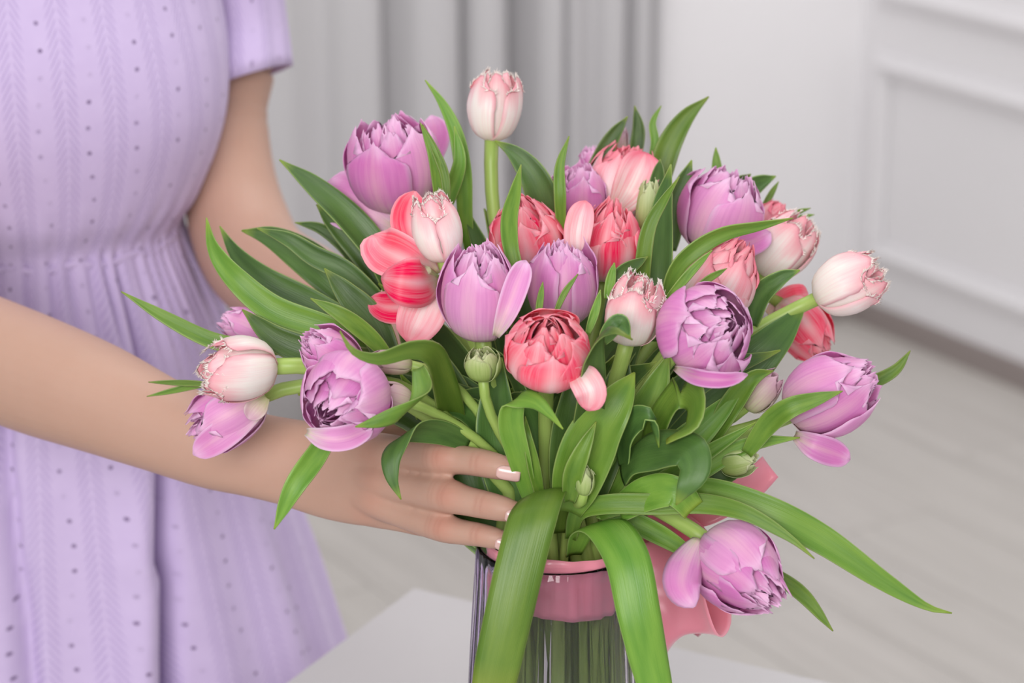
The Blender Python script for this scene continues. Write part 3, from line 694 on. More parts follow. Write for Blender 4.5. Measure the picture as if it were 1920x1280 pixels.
# leaves, base to tip: owner, points, width(px), material, options
LV = [
 ('top', [(880, 470, 1.56), (872, 400, 1.555), (868, 320, 1.55), (855, 250, 1.55), (830, 195, 1.55), (797, 150, 1.55)], 34, 'leaf', {}),
 ('top', [(820, 420, 1.54), (845, 360, 1.535), (862, 300, 1.53), (852, 236, 1.53)], 30, 'leaf', {}),
 ('bigl', [(823, 400, 1.51), (822, 350, 1.505), (812, 290, 1.50), (788, 230, 1.50)], 24, 'leaf', {}),
 ('bigl', [(838, 390, 1.50), (834, 330, 1.50), (815, 280, 1.50), (792, 233, 1.50)], 18, 'leaf', {}),
 ('cor5', [(1048, 500, 1.55), (1032, 420, 1.545), (1005, 340, 1.54), (968, 290, 1.54), (928, 264, 1.54)], 66, 'leaf2', {'cup': .3}),
 ('cor5', [(975, 520, 1.455), (958, 465, 1.455), (955, 410, 1.46), (966, 360, 1.465), (977, 308, 1.47)], 34, 'leaf', {}),
 ('lav6', [(1053, 440, 1.52), (1050, 370, 1.51), (1050, 310, 1.51), (1067, 255, 1.51)], 24, 'leaf', {}),
 ('rose7', [(1100, 345, 1.60), (1125, 300, 1.60), (1150, 255, 1.60), (1177, 218, 1.60)], 36, 'leaf2', {}),
 ('rose7', [(1185, 320, 1.62), (1193, 280, 1.62), (1197, 240, 1.62), (1190, 198, 1.62)], 28, 'leaf2', {}),
 ('lav15', [(1216, 320, 1.61), (1228, 270, 1.61), (1224, 230, 1.61), (1240, 198, 1.61)], 17, 'leaf', {}),
 ('lav15', [(1222, 400, 1.60), (1240, 320, 1.60), (1258, 265, 1.60), (1288, 218, 1.60), (1329, 181, 1.60)], 50, 'leaf', {}),
 ('lav15', [(1255, 470, 1.57), (1262, 400, 1.57), (1280, 350, 1.57), (1297, 300, 1.57)], 50, 'leaf2', {}),
 ('rose7', [(1222, 390, 1.54), (1232, 340, 1.54), (1238, 298, 1.545)], 30, 'leaf2', {}),
 ('lav15', [(1225, 640, 1.50), (1232, 520, 1.50), (1240, 400, 1.51), (1258, 308, 1.52)], 58, 'leaf2', {}),
 ('fr12', [(1205, 620, 1.49), (1204, 520, 1.48), (1216, 430, 1.475), (1245, 375, 1.475), (1274, 331, 1.48)], 32, 'leaf', {}),
 ('lav15', [(1356, 370, 1.59), (1345, 320, 1.59), (1342, 276, 1.59)], 22, 'leaf', {}),
 ('fr16', [(1350, 405, 1.605), (1390, 368, 1.605), (1420, 345, 1.605), (1455, 330, 1.61)], 42, 'leaf2', {}),
 ('fr16', [(1360, 390, 1.60), (1378, 350, 1.60), (1408, 326, 1.60)], 30, 'leaf2', {}),
 ('fr16', [(1428, 395, 1.60), (1445, 365, 1.60), (1460, 340, 1.60)], 12, 'leaf', {}),
 ('fr16', [(1462, 418, 1.60), (1490, 400, 1.60), (1520, 390, 1.60)], 11, 'leaf', {}),
 ('fr16', [(1475, 420, 1.60), (1500, 408, 1.60), (1527, 402, 1.60)], 10, 'leaf', {}),
 ('rose14', [(1240, 600, 1.48), (1262, 515, 1.47), (1300, 470, 1.465), (1355, 438, 1.465), (1420, 424, 1.47), (1487, 409, 1.475)], 36, 'leaf', {'roll': 25}),
 ('lav13', [(1180, 900, 1.50), (1270, 800, 1.50), (1370, 715, 1.50), (1440, 650, 1.50), (1485, 600, 1.505), (1512, 560, 1.51)], 110, 'leaf2', {'cup': .2}),
 ('rose14', [(1410, 610, 1.50), (1425, 555, 1.495), (1462, 522, 1.49), (1500, 506, 1.49)], 42, 'leaf2', {}),
 ('lav19', [(1590, 735, 1.48), (1640, 715, 1.48), (1680, 692, 1.48), (1707, 657, 1.48)], 26, 'leaf', {}),
 ('lav19', [(1400, 850, 1.44), (1440, 795, 1.43), (1480, 765, 1.42), (1530, 748, 1.42), (1580, 733, 1.42)], 44, 'leaf', {'cup': .3}),
 ('lav20', [(1120, 960, 1.45), (1230, 925, 1.44), (1330, 925, 1.43), (1440, 960, 1.42), (1540, 1010, 1.42), (1650, 1085, 1.42), (1735, 1136, 1.42), (1785, 1149, 1.42)], 66, 'leaf', {'cup': .25, 'nv': 40}),
 ('lav20', [(1070, 1010, 1.455), (1085, 960, 1.44), (1140, 945, 1.43), (1230, 945, 1.425), (1320, 944, 1.42), (1400, 962, 1.41), (1480, 1008, 1.405), (1527, 1047, 1.40)], 44, 'leaf', {'cup': .3, 'nv': 36}),
 ('lav20', [(1420, 1060, 1.46), (1465, 1085, 1.455), (1510, 1120, 1.455), (1562, 1183, 1.455)], 30, 'leaf', {}),
 ('lav20', [(1120, 960, 1.45), (1180, 975, 1.45), (1250, 1010, 1.45), (1290, 1040, 1.45), (1300, 1080, 1.45)], 42, 'leaf', {}),
 ('cor11', [(1040, 1000, 1.47), (1038, 945, 1.45), (1022, 920, 1.425), (1002, 960, 1.405), (975, 1060, 1.40), (950, 1170, 1.40), (922, 1300, 1.405)], 90, 'leaf', {'side': (1, .22, 0), 'cup': -.18, 'wtab': ([0, .15, .3, .6, .9, 1], [.5, .75, .95, 1, .95, .85]), 'nv': 40}),
 ('fr12', [(1075, 1040, 1.47), (1095, 995, 1.45), (1135, 985, 1.425), (1175, 1045, 1.405), (1198, 1150, 1.40), (1220, 1250, 1.405), (1240, 1330, 1.41)], 82, 'leaf', {'side': (1, .35, 0), 'cup': -.18, 'wtab': ([0, .15, .3, .6, .9, 1], [.4, .7, .95, 1, .8, .6]), 'nv': 40}),
 ('fr12', [(1120, 1010, 1.46), (1160, 1040, 1.435), (1185, 1120, 1.425), (1188, 1210, 1.425), (1200, 1300, 1.43)], 50, 'leaf2', {'side': (1, .2, .3), 'cup': .2}),
 ('lav13', [(1065, 960, 1.44), (1085, 890, 1.425), (1115, 815, 1.415), (1155, 755, 1.41), (1190, 698, 1.415)], 104, 'leaf', {'cup': .35, 'wtab': ([0, .2, .45, .65, .85, 1], [.5, .85, 1, .85, .5, .03])}),
 ('lav13', [(1068, 940, 1.425), (1075, 890, 1.41), (1090, 850, 1.405), (1118, 790, 1.405)], 40, 'leaf', {'cup': .6}),
 ('cor11', [(995, 940, 1.45), (975, 860, 1.43), (958, 790, 1.415), (968, 750, 1.405), (1000, 750, 1.395), (1030, 775, 1.39), (1056, 804, 1.385)], 54, 'leaf', {'side': ((.9, -.1, .4), (.5, .9, .2)), 'cup': -.3, 'nv': 36}),
 ('cor11', [(1015, 940, 1.445), (1000, 870, 1.43), (990, 820, 1.425), (985, 780, 1.43)], 26, 'leaf', {}),
 ('rose14', [(1170, 880, 1.44), (1172, 820, 1.425), (1195, 785, 1.41), (1222, 790, 1.40), (1236, 840, 1.405)], 60, 'leaf2', {'side': (.5, -.6, .7), 'cup': -.2}),
 ('rose14', [(1215, 850, 1.44), (1240, 780, 1.425), (1275, 735, 1.41), (1302, 750, 1.395), (1296, 795, 1.39), (1250, 825, 1.395)], 62, 'leaf', {'side': (.5, .2, .8), 'cup': -.15, 'wtab': ([0, .5, .8, 1], [.8, 1, .9, .5])}),
 ('lav19', [(1165, 885, 1.44), (1200, 850, 1.42), (1250, 840, 1.40), (1292, 845, 1.385), (1302, 880, 1.38), (1285, 915, 1.38), (1268, 946, 1.385)], 84, 'leaf2', {'side': ((.2, .95, .15), (.95, .2, .2)), 'cup': -.15, 'wtab': ([0, .3, .6, .8, 1], [.7, 1, .9, .65, .03]), 'nv': 36}),
 ('lav19', [(1160, 955, 1.44), (1215, 925, 1.425), (1265, 920, 1.415), (1300, 955, 1.42)], 66, 'leaf', {'side': (.2, .95, .2), 'cup': .2, 'wtab': ([0, .5, 1], [.8, 1, .7])}),
 ('fr12', [(1088, 950, 1.47), (1098, 830, 1.43), (1108, 730, 1.40), (1115, 660, 1.385), (1130, 625, 1.37), (1155, 620, 1.36), (1186, 637, 1.36)], 66, 'leaf2', {'side': ((.95, .1, .1), (.5, .85, .1)), 'cup': -.25, 'nv': 34}),
 ('fr12', [(1130, 640, 1.395), (1150, 612, 1.39), (1165, 605, 1.39), (1182, 634, 1.385)], 36, 'leaf2', {'cup': .3}),
 ('lav10', [(1008, 600, 1.43), (1013, 560, 1.43), (1018, 528, 1.43)], 14, 'leaf', {}),
 ('lav10', [(1040, 590, 1.43), (1058, 550, 1.43), (1084, 513, 1.43)], 12, 'leaf', {}),
 ('lav10', [(1102, 625, 1.43), (1117, 580, 1.43), (1126, 543, 1.43)], 18, 'leaf', {}),
 ('cor8', [(1138, 560, 1.46), (1146, 520, 1.46), (1152, 492, 1.46)], 20, 'leaf', {}),
 ('cor8', [(1145, 560, 1.465), (1165, 515, 1.465), (1215, 481, 1.47)], 32, 'leaf2', {}),
 ('rose14', [(1248, 565, 1.44), (1295, 510, 1.435), (1336, 468, 1.435)], 18, 'leaf', {}),
 ('rose14', [(1300, 545, 1.43), (1330, 522, 1.43), (1363, 503, 1.435)], 14, 'leaf', {}),
 # left side
 ('bigl', [(740, 560, 1.55), (710, 480, 1.545), (655, 410, 1.545), (590, 350, 1.55), (524, 299, 1.555)], 62, 'leaf2', {'roll': 20}),
 ('bigl', [(720, 540, 1.55), (670, 470, 1.55), (625, 420, 1.55), (593, 383, 1.555)], 42, 'leaf2', {}),
 ('lav22', [(700, 640, 1.49), (600, 610, 1.49), (510, 578, 1.49), (440, 520, 1.49), (400, 465, 1.50), (387, 408, 1.505)], 56, 'leaf', {'cup': .35, 'nv': 34}),
 ('lav22', [(690, 620, 1.53), (590, 570, 1.53), (500, 525, 1.53), (445, 478, 1.535), (412, 424, 1.54)], 54, 'leaf2', {'cup': .3}),
 ('lav22', [(700, 600, 1.55), (630, 530, 1.55), (570, 480, 1.555), (510, 445, 1.56), (453, 432, 1.565)], 76, 'leaf2', {'cup': .3}),
 ('lav9', [(720, 570, 1.53), (650, 510, 1.53), (590, 480, 1.53), (540, 448, 1.53), (482, 428, 1.535)], 44, 'leaf2', {}),
 ('bigl', [(670, 500, 1.57), (640, 458, 1.57), (600, 428, 1.57), (553, 417, 1.57)], 26, 'leaf2', {}),
 ('lav9', [(740, 700, 1.48), (700, 610, 1.485), (650, 550, 1.49), (608, 503, 1.49)], 66, 'leaf2', {'cup': .3}),
 ('fr23', [(560, 655, 1.50), (480, 652, 1.50), (400, 640, 1.50), (310, 596, 1.50), (227, 546, 1.50)], 36, 'leaf', {'roll': 20}),
 ('lav21', [(730, 670, 1.46), (690, 628, 1.455), (640, 590, 1.45), (582, 559, 1.45)], 36, 'leaf', {}),
 ('fr23', [(680, 680, 1.48), (600, 665, 1.48), (520, 635, 1.48), (454, 580, 1.485)], 60, 'leaf2', {}),
 ('lav24', [(420, 715, 1.50), (370, 722, 1.50), (325, 732, 1.50), (275, 743, 1.50)], 13, 'leaf', {}),
 ('lav24', [(410, 722, 1.495), (350, 718, 1.495), (278, 716, 1.495)], 12, 'leaf', {}),
 ('lav21', [(885, 880, 1.51), (855, 810, 1.485), (834, 725, 1.43), (812, 665, 1.39), (770, 655, 1.375), (710, 672, 1.365), (662, 658, 1.36), (637, 620, 1.36)], 60, 'leaf', {'side': ((.9, .2, .3), (-.1, .9, .2)), 'cup': -.2, 'nv': 44}),
 ('bud32', [(785, 690, 1.41), (792, 735, 1.395), (760, 770, 1.38), (715, 788, 1.375), (666, 800, 1.375)], 50, 'leaf', {'side': ((.9, .1, .3), (.2, .9, .1)), 'cup': .25}),
 ('lav21', [(880, 830, 1.46), (820, 808, 1.445), (765, 812, 1.43), (735, 850, 1.42), (735, 895, 1.418), (752, 936, 1.42)], 58, 'leaf2', {'side': ((.3, .9, .1), (.95, .1, .1)), 'cup': -.2, 'nv': 34}),
 ('lav21', [(630, 790, 1.43), (595, 850, 1.425), (550, 915, 1.42), (514, 992, 1.425)], 46, 'leaf', {'cup': .4}),
 ('lav21', [(900, 920, 1.53), (835, 830, 1.53), (785, 755, 1.48), (750, 700, 1.45)], 50, 'leaf', {'cup': .4}),
 ('lav21', [(960, 1050, 1.505), (890, 970, 1.515), (830, 890, 1.52), (790, 820, 1.525)], 110, 'leaf2', {'cup': .2}),
 ('fr3', [(975, 1050, 1.50), (910, 990, 1.505), (850, 950, 1.515), (800, 915, 1.525)], 90, 'leaf2', {'cup': .2}),
 ('cor5', [(1000, 1040, 1.51), (960, 930, 1.52), (920, 830, 1.53), (890, 740, 1.54)], 120, 'leaf2', {'cup': .2}),
 ('lav6', [(1060, 1040, 1.53), (1070, 930, 1.54), (1080, 820, 1.55), (1085, 700, 1.56)], 140, 'leaf2', {'cup': .2}),
 ('lav15', [(1120, 1020, 1.52), (1170, 930, 1.53), (1220, 840, 1.54), (1260, 740, 1.55)], 130, 'leaf2', {'cup': .2}),
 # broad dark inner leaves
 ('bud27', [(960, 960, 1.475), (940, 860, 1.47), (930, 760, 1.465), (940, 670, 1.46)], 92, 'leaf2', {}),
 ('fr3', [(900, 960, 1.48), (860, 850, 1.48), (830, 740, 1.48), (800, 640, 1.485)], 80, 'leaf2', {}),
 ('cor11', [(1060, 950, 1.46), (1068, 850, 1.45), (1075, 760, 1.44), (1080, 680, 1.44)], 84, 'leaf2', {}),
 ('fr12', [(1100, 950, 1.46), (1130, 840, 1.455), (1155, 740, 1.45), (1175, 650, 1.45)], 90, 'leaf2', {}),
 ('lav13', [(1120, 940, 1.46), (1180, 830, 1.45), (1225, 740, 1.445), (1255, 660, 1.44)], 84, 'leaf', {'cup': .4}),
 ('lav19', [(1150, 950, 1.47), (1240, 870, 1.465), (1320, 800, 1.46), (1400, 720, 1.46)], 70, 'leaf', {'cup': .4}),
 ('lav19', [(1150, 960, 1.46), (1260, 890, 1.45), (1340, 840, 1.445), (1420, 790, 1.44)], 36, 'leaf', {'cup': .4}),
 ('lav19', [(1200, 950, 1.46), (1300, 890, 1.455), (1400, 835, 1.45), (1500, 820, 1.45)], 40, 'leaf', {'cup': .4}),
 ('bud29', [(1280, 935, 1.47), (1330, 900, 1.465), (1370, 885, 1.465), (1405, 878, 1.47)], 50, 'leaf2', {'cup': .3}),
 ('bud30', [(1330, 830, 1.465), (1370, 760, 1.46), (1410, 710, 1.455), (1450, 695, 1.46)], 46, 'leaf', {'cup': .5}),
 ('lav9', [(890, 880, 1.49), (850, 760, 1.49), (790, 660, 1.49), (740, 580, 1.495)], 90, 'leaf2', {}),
]
for i, (ow, pts, w, mt, kw) in enumerate(LV):
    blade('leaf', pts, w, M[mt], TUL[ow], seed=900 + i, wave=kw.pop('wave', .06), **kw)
# hidden inner foliage, two leaves to a stem, filling the middle of the bunch
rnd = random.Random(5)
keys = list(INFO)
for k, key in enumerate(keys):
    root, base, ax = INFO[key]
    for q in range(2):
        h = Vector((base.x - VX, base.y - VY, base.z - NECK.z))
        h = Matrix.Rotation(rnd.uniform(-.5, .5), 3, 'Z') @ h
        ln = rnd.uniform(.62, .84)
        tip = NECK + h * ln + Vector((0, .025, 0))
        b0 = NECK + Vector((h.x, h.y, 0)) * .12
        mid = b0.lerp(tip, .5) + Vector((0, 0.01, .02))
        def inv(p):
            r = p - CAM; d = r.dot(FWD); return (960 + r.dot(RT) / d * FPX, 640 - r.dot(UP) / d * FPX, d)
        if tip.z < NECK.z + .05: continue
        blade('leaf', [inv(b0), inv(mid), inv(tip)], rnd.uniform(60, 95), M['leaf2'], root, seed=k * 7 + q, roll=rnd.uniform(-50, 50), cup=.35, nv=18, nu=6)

# ------------------------------------------------------------------ satin ribbon
rb = empty('satin_ribbon', RIM, 'pink satin ribbon tied round the stems with a bow beside the vase', 'ribbon')
vs, fcs = [], []
for j in range(9):
    for k in range(96):
        a = 2 * math.pi * k / 96; z = ZR + .007 + .002 * math.sin(3 * a + 1) - j / 8 * .040
        r = .0448 - .0012 * (j / 8) + .0007 * math.sin(7 * a + j * .7) + .0005 * math.sin(17 * a) - (.0025 if j in (3, 4) else 0)
        vs.append((VX + r * math.cos(a), VY + r * math.sin(a), z))
for j in range(8):
    for k in range(96): fcs.append((j * 96 + k, j * 96 + (k + 1) % 96, (j + 1) * 96 + (k + 1) % 96, (j + 1) * 96 + k))
new_obj('band', vs, fcs, M['satin'], rb, solid=.0006)
blade('bow_loop', [(1180, 1020, 1.52), (1225, 1020, 1.505), (1262, 1090, 1.495), (1288, 1190, 1.50), (1310, 1170, 1.52), (1290, 1080, 1.535), (1220, 1020, 1.53)], 130, M['satin'], rb, side=(.9, .12, .35), cup=.4, wave=.32, nv=48, nu=14, seed=3, solid=.0006, wtab=([0, .12, .3, .5, .75, 1], [.35, .6, .95, 1, .9, .4]))
blade('bow_loop', [(1185, 1000, 1.53), (1240, 990, 1.525), (1290, 1010, 1.52), (1330, 1080, 1.52), (1350, 1130, 1.53), (1320, 1150, 1.545), (1250, 1080, 1.55)], 100, M['satin'], rb, side=(.7, .5, .3), cup=.45, wave=.32, nv=40, nu=12, seed=8, solid=.0006, wtab=([0, .12, .3, .5, .75, 1], [.35, .6, .95, 1, .9, .4]))
blade('ribbon_tail', [(1200, 1000, 1.53), (1260, 965, 1.52), (1330, 940, 1.51), (1400, 905, 1.505), (1442, 872, 1.505)], 78, M['satin'], rb, side=(.3, .9, .3), cup=.3, wave=.12, nv=30, nu=10, seed=4, solid=.0006, wtab=([0, .2, .5, .85, 1], [.5, .8, 1, .9, .7]))

# ------------------------------------------------------------------ person
TH = math.radians(18)
BL = Vector((math.cos(TH), math.sin(TH), 0)); BF = Vector((math.sin(TH), -math.cos(TH), 0))   # her left, her front
BC = Vector((-.385, .40, 0))
person = empty('person', Vector((BC.x, BC.y, 0)), 'person in a short-sleeved lilac eyelet dress reaching round the tulips with both arms', 'person')

def loft(bm, rings, sides=24):
    """rings: (centre, a along S, b along N, S hint)"""
    n = len(rings); prev = None; allv = []
    for j, (c, a, b, S) in enumerate(rings):
        T = (rings[min(j + 1, n - 1)][0] - rings[max(j - 1, 0)][0]).normalized()
        S = (S - T * S.dot(T)).normalized(); N = T.cross(S)
        allv.append([bm.verts.new(c + S * (a * math.cos(2 * math.pi * k / sides)) + N * (b * math.sin(2 * math.pi * k / sides))) for k in range(sides)])
    for j in range(n - 1):
        for k in range(sides):
            bm.faces.new((allv[j][k], allv[j][(k + 1) % sides], allv[j + 1][(k + 1) % sides], allv[j + 1][k]))
    bm.faces.new(allv[0][::-1]); bm.faces.new(allv[-1])
def limb(bm, ctrl, S, n=40, sides=24, round_end=True):
    """ctrl: (pos, a, b) -> smooth loft"""
    pts = crom([c[0] for c in ctrl], n)
    cum = [0]
    for i in range(len(ctrl) - 1): cum.append(cum[-1] + (ctrl[i + 1][0] - ctrl[i][0]).length)
    rings = []
    for j in range(n):
        s = cum[-1] * j / (n - 1)
        rings.append((pts[j], ci(cum, [c[1] for c in ctrl], s), ci(cum, [c[2] for c in ctrl], s), S))
    if round_end:
        c, a, b, _ = rings[-1]; T = (rings[-1][0] - rings[-2][0]).normalized()
        for q in range(1, 6):
            an = q / 6 * math.pi / 2; rings.append((c + T * (min(a, b) * math.sin(an)), a * math.cos(an), b * math.cos(an), S))
    loft(bm, rings, sides)
bm = bmesh.new()
up_img = C2W((0, 1, 0))
def PM(x, y, d, ra, rb=None): return (P(x, y, d), px2m(ra, d), px2m(rb if rb else ra, d))
# right arm: shoulder, elbow, forearm, wrist, back of the hand
shR = BC + BL * -.165 + Z * 1.335 + BF * .0
limb(bm, [(shR + BL * .05, .05, .05), (shR, .05, .05), (shR * .5 + P(-130, 600, 1.72) * .5 - BL * .02, .042, .042), PM(-135, 610, 1.72, 104),
          PM(-60, 652, 1.68, 112), PM(60, 700, 1.645, 112), PM(180, 745, 1.615, 104), PM(300, 796, 1.59, 90, 84), PM(400, 833, 1.572, 84, 72), PM(470, 851, 1.562, 80, 64),
          PM(540, 866, 1.552, 82, 54), PM(620, 884, 1.538, 90, 46), PM(690, 899, 1.522, 88, 42), PM(738, 908, 1.51, 78, 38)], up_img, n=90, sides=32)
# fingers (index, middle, ring, little) and thumb
FIN = {
 'index': [(640, 850, 1.535, 30), (700, 846, 1.515, 36), (760, 850, 1.49, 32), (826, 857, 1.466, 32.5), (866, 862, 1.459, 28), (900, 867, 1.452, 27), (940, 876, 1.446, 24), (964, 882, 1.444, 18)],
 'middle': [(640, 885, 1.535, 30), (705, 898, 1.512, 36), (770, 915, 1.486, 33), (838, 929, 1.46, 33.5), (872, 938, 1.452, 28.5), (908, 946, 1.446, 27), (945, 954, 1.440, 24), (972, 960, 1.438, 18)],
 'ring': [(640, 915, 1.535, 30), (700, 936, 1.514, 33), (765, 966, 1.492, 28), (828, 988, 1.468, 28), (864, 997, 1.46, 24.5), (898, 1002, 1.454, 23), (934, 1010, 1.449, 20), (956, 1014, 1.448, 14)],
 'little': [(630, 935, 1.54, 28), (690, 958, 1.525, 28), (745, 972, 1.515, 24), (800, 985, 1.51, 22), (840, 990, 1.508, 20), (875, 990, 1.512, 17)],
 'thumb': [(560, 840, 1.56, 40), (640, 815, 1.56, 38), (720, 800, 1.565, 32), (800, 800, 1.57, 28), (860, 810, 1.575, 24), (895, 815, 1.58, 18)],
}
for f in FIN.values():
    limb(bm, [PM(*q) for q in f], up_img, n=44, sides=20)
# web between fingers
for a, b in (('index', 'middle'), ('middle', 'ring')):
    A, B = FIN[a], FIN[b]
    limb(bm, [PM(*[(A[k][m_] + B[k][m_]) / 2 for m_ in range(3)], 26) for k in (0, 1)] + [PM((A[1][0] + A[2][0] + B[1][0] + B[2][0]) / 4, (A[1][1] + A[2][1] + B[1][1] + B[2][1]) / 4, (A[1][2] + B[2][2]) / 2, 20)], up_img, n=12)
# left arm
shL = BC + BL * .155 - BF * .03 + Z * 1.335
limb(bm, [(shL - BL * .05, .05, .05), (shL, .05, .048), PM(432, 60, 2.01, 90), PM(418, 200, 2.005, 84), PM(428, 330, 2.0, 88), PM(452, 430, 1.985, 96), PM(490, 500, 1.955, 98),
          PM(570, 548, 1.90, 94), PM(660, 596, 1.84, 88), PM(760, 650, 1.77, 74), PM(840, 700, 1.70, 66, 58), PM(890, 745, 1.655, 72, 48), PM(935, 790, 1.625, 82, 40), PM(970, 830, 1.605, 76, 36)], up_img, n=80, sides=32)
for k, (ox, oy) in enumerate(((30, -45), (22, -12), (8, 20), (-10, 48))):
    limb(bm, [PM(935 + ox * .5, 800 + oy * .5, 1.62, 28), PM(985 + ox, 845 + oy, 1.60, 27), PM(1045 + ox, 880 + oy, 1.585, 25), PM(1095 + ox, 905 + oy, 1.565, 22), PM(1125 + ox, 915 + oy, 1.55, 16)], up_img, n=30, sides=18)
limb(bm, [PM(900, 770, 1.64, 32), PM(930, 850, 1.615, 28), PM(950, 900, 1.595, 24), PM(960, 940, 1.58, 18)], up_img, n=24, sides=18)
# torso and neck (inside the dress)
limb(bm, [(BC + Z * .80, .11, .075), (BC + Z * .95, .12, .078), (BC + Z * 1.05, .092, .068), (BC + Z * 1.2, .115, .078), (BC + Z * 1.32, .13, .07), (BC + Z * 1.38, .07, .055), (BC + Z * 1.46, .05, .05)], BL, n=60, sides=40)
for sgn in (-1, 1):
    limb(bm, [(BC + BL * sgn * .12 + Z * 1.335, .048, .045), (BC + BL * sgn * .06 + Z * 1.345, .05, .045)], BF, n=6, round_end=False)
bmesh.ops.recalc_face_normals(bm, faces=list(bm.faces))
me = bpy.data.meshes.new('body_base'); bm.to_mesh(me); bm.free()
body = bpy.data.objects.new('body', me); COL.objects.link(body)
md = body.modifiers.new('remesh', 'REMESH'); md.mode = 'VOXEL'; md.voxel_size = 0.0016; md.adaptivity = 0
sm = body.modifiers.new('smooth', 'SMOOTH'); sm.factor = 0.5; sm.iterations = 7
dg = bpy.context.evaluated_depsgraph_get(); dg.update()
me2 = bpy.data.meshes.new_from_object(body.evaluated_get(dg))
body.modifiers.clear(); body.data = me2
# knuckle and fingertip redness, crease lines across the joints
N_ = len(me2.vertices); co = np.empty(N_ * 3, dtype=np.float32); me2.vertices.foreach_get('co', co); co = co.reshape(-1, 3)
red = np.zeros(N_, dtype=np.float32); cre = np.zeros(N_, dtype=np.float32)
for f in ('index', 'middle', 'ring', 'little'):
    q = FIN[f]; dd = q[3][2]
    for idx, rr, am in ((3, 34, .8), (5, 26, .4), (1, 42, .45), (len(q) - 1, 32, .5)):
        c = np.array(P(q[idx][0], q[idx][1], q[idx][2] - px2m(q[idx][3], 1.46))); r = px2m(rr, 1.46)
        red = np.maximum(red, am * np.exp(-np.sum((co - c) ** 2, 1) / (r * r * .7)))
    for idx, offs, am in ((3, (-14, -5, 5, 14), 1.0), (5, (-5, 4), .7)):
        ax_ = (P(*q[min(idx + 1, len(q) - 1)][:3]) - P(*q[idx - 1][:3])).normalized()
        c0 = P(*q[idx][:3])
        for oo in offs:
            c = np.array(c0 + ax_ * px2m(oo, 1.46)); rel = co - c; al = rel @ np.array(ax_)
            nrm = (CAM - c0).normalized(); fr = rel @ np.array(nrm); lat = np.linalg.norm(rel - np.outer(al, np.array(ax_)) - np.outer(fr, np.array(nrm)), axis=1)
            al2 = al - np.sign(oo) * 18 * lat * lat
            R_ = px2m(q[idx][3], 1.46)
            cre = np.maximum(cre, am * np.exp(-(al2 / .0011) ** 2) * (fr > 0) * np.exp(-(lat / (R_ * .6)) ** 2) * (np.abs(al) < R_))
for nm, arr in (('redness', red), ('crease', cre)):
    at_ = me2.attributes.new(nm, 'FLOAT', 'POINT'); at_.data.foreach_set('value', arr)
# legs below the skirt, joined into the same body mesh
bm = bmesh.new(); bm.from_mesh(me2)
for sgn in (-1, 1):
    hp = BC + BL * sgn * .075
    limb(bm, [(hp + Z * .88, .078, .078), (hp + Z * .7, .07, .072), (hp + Z * .5, .052, .055), (hp + Z * .3, .048, .052), (hp + Z * .1, .032, .036), (hp + Z * .045, .036, .04)], BL, n=30, sides=20)
    limb(bm, [(hp + Z * .036 - BF * .04, .03, .034), (hp + Z * .034 + BF * .05, .04, .032), (hp + Z * .02 + BF * .13, .042, .0185), (hp + Z * .016 + BF * .16, .03, .0145)], BL, n=16, sides=20)
bm.to_mesh(me2); bm.free()
me2.polygons.foreach_set('use_smooth', [True] * len(me2.polygons))
me2.materials.clear(); me2.materials.append(M['skin'])
body.parent = person; body.matrix_parent_inverse = Matrix.Translation(person.location).inverted()

# finger nails
def nail(c, tip, w, l, nrm, lift):
    A = P(*c); T = (P(*tip) - A).normalized(); Nn = C2W(nrm); Nn = (Nn - T * Nn.dot(T)).normalized(); S = T.cross(Nn)
    hw, hl = px2m(w, c[2]) / 2, px2m(l, c[2]) / 2; rad = hw * 1.25
    vs, fcs = [], []
    nu, nv = 10, 12
    for j in range(nv + 1):
        v = -1 + 2 * j / nv
        k = (1 - max(0, (-v - .35) / .65) ** 2.2 * .55) * (1 - max(0, (v - .65) / .35) ** 2 * .3)
        for i in range(nu + 1):
            u = -1 + 2 * i / nu; a = u * hw * k / rad
            vs.append(A + T * (v * hl) + S * (rad * math.sin(a)) + Nn * (lift + rad * math.cos(a) - rad - .0009 * v * v * (1 if v > 0 else .6)))
    fcs = [(j * (nu + 1) + i, j * (nu + 1) + i + 1, (j + 1) * (nu + 1) + i + 1, (j + 1) * (nu + 1) + i) for j in range(nv) for i in range(nu)]
    return new_obj('fingernail', vs, fcs, M['nail'], person, solid=.0007)
nail((956, 882, 1.4445), (985, 887, 1.4435), 30, 45, (-.02, -.26, .96), px2m(24, 1.444))
nail((970, 965, 1.438), (1000, 971, 1.4375), 30, 42, (0, -.22, .97), px2m(23, 1.44))
nail((950, 1017, 1.448), (980, 1023, 1.4475), 27, 40, (0, -.25, .96), px2m(20, 1.45))

# ---- dress
def body_ring(z):
    zs = [.46, .60, .72, .86, .95, 1.00, 1.035, 1.05, 1.075, 1.11, 1.15, 1.20, 1.26, 1.32, 1.36, 1.385, 1.40]
    a = [.290, .245, .214, .176, .148, .128, .116, .116, .130, .145, .155, .157, .150, .150, .135, .105, .08]
    bf = [.250, .215, .188, .155, .130, .110, .098, .100, .124, .138, .145, .140, .118, .095, .08, .07, .06]
    bb = [.235, .20, .175, .145, .120, .105, .098, .098, .104, .106, .108, .108, .108, .1, .09, .075, .06]
    return ci(zs, a, z), ci(zs, bf, z), ci(zs, bb, z)
def fold_at(px, py):
    r = ray(px, py); best = None
    # angle around the body where the ray meets the skirt
    for s in range(140, 230):
        q = CAM + r * (s / 100)
        a, bf, bb = body_ring(q.z); rel = q - BC; x, y = rel.dot(BL), rel.dot(BF)
        if (x / a) ** 2 + (y / (bf if y > 0 else bb)) ** 2 <= 1:
            return math.atan2(y / (bf if y > 0 else bb), x / a), q.z
    return 0.3, .5
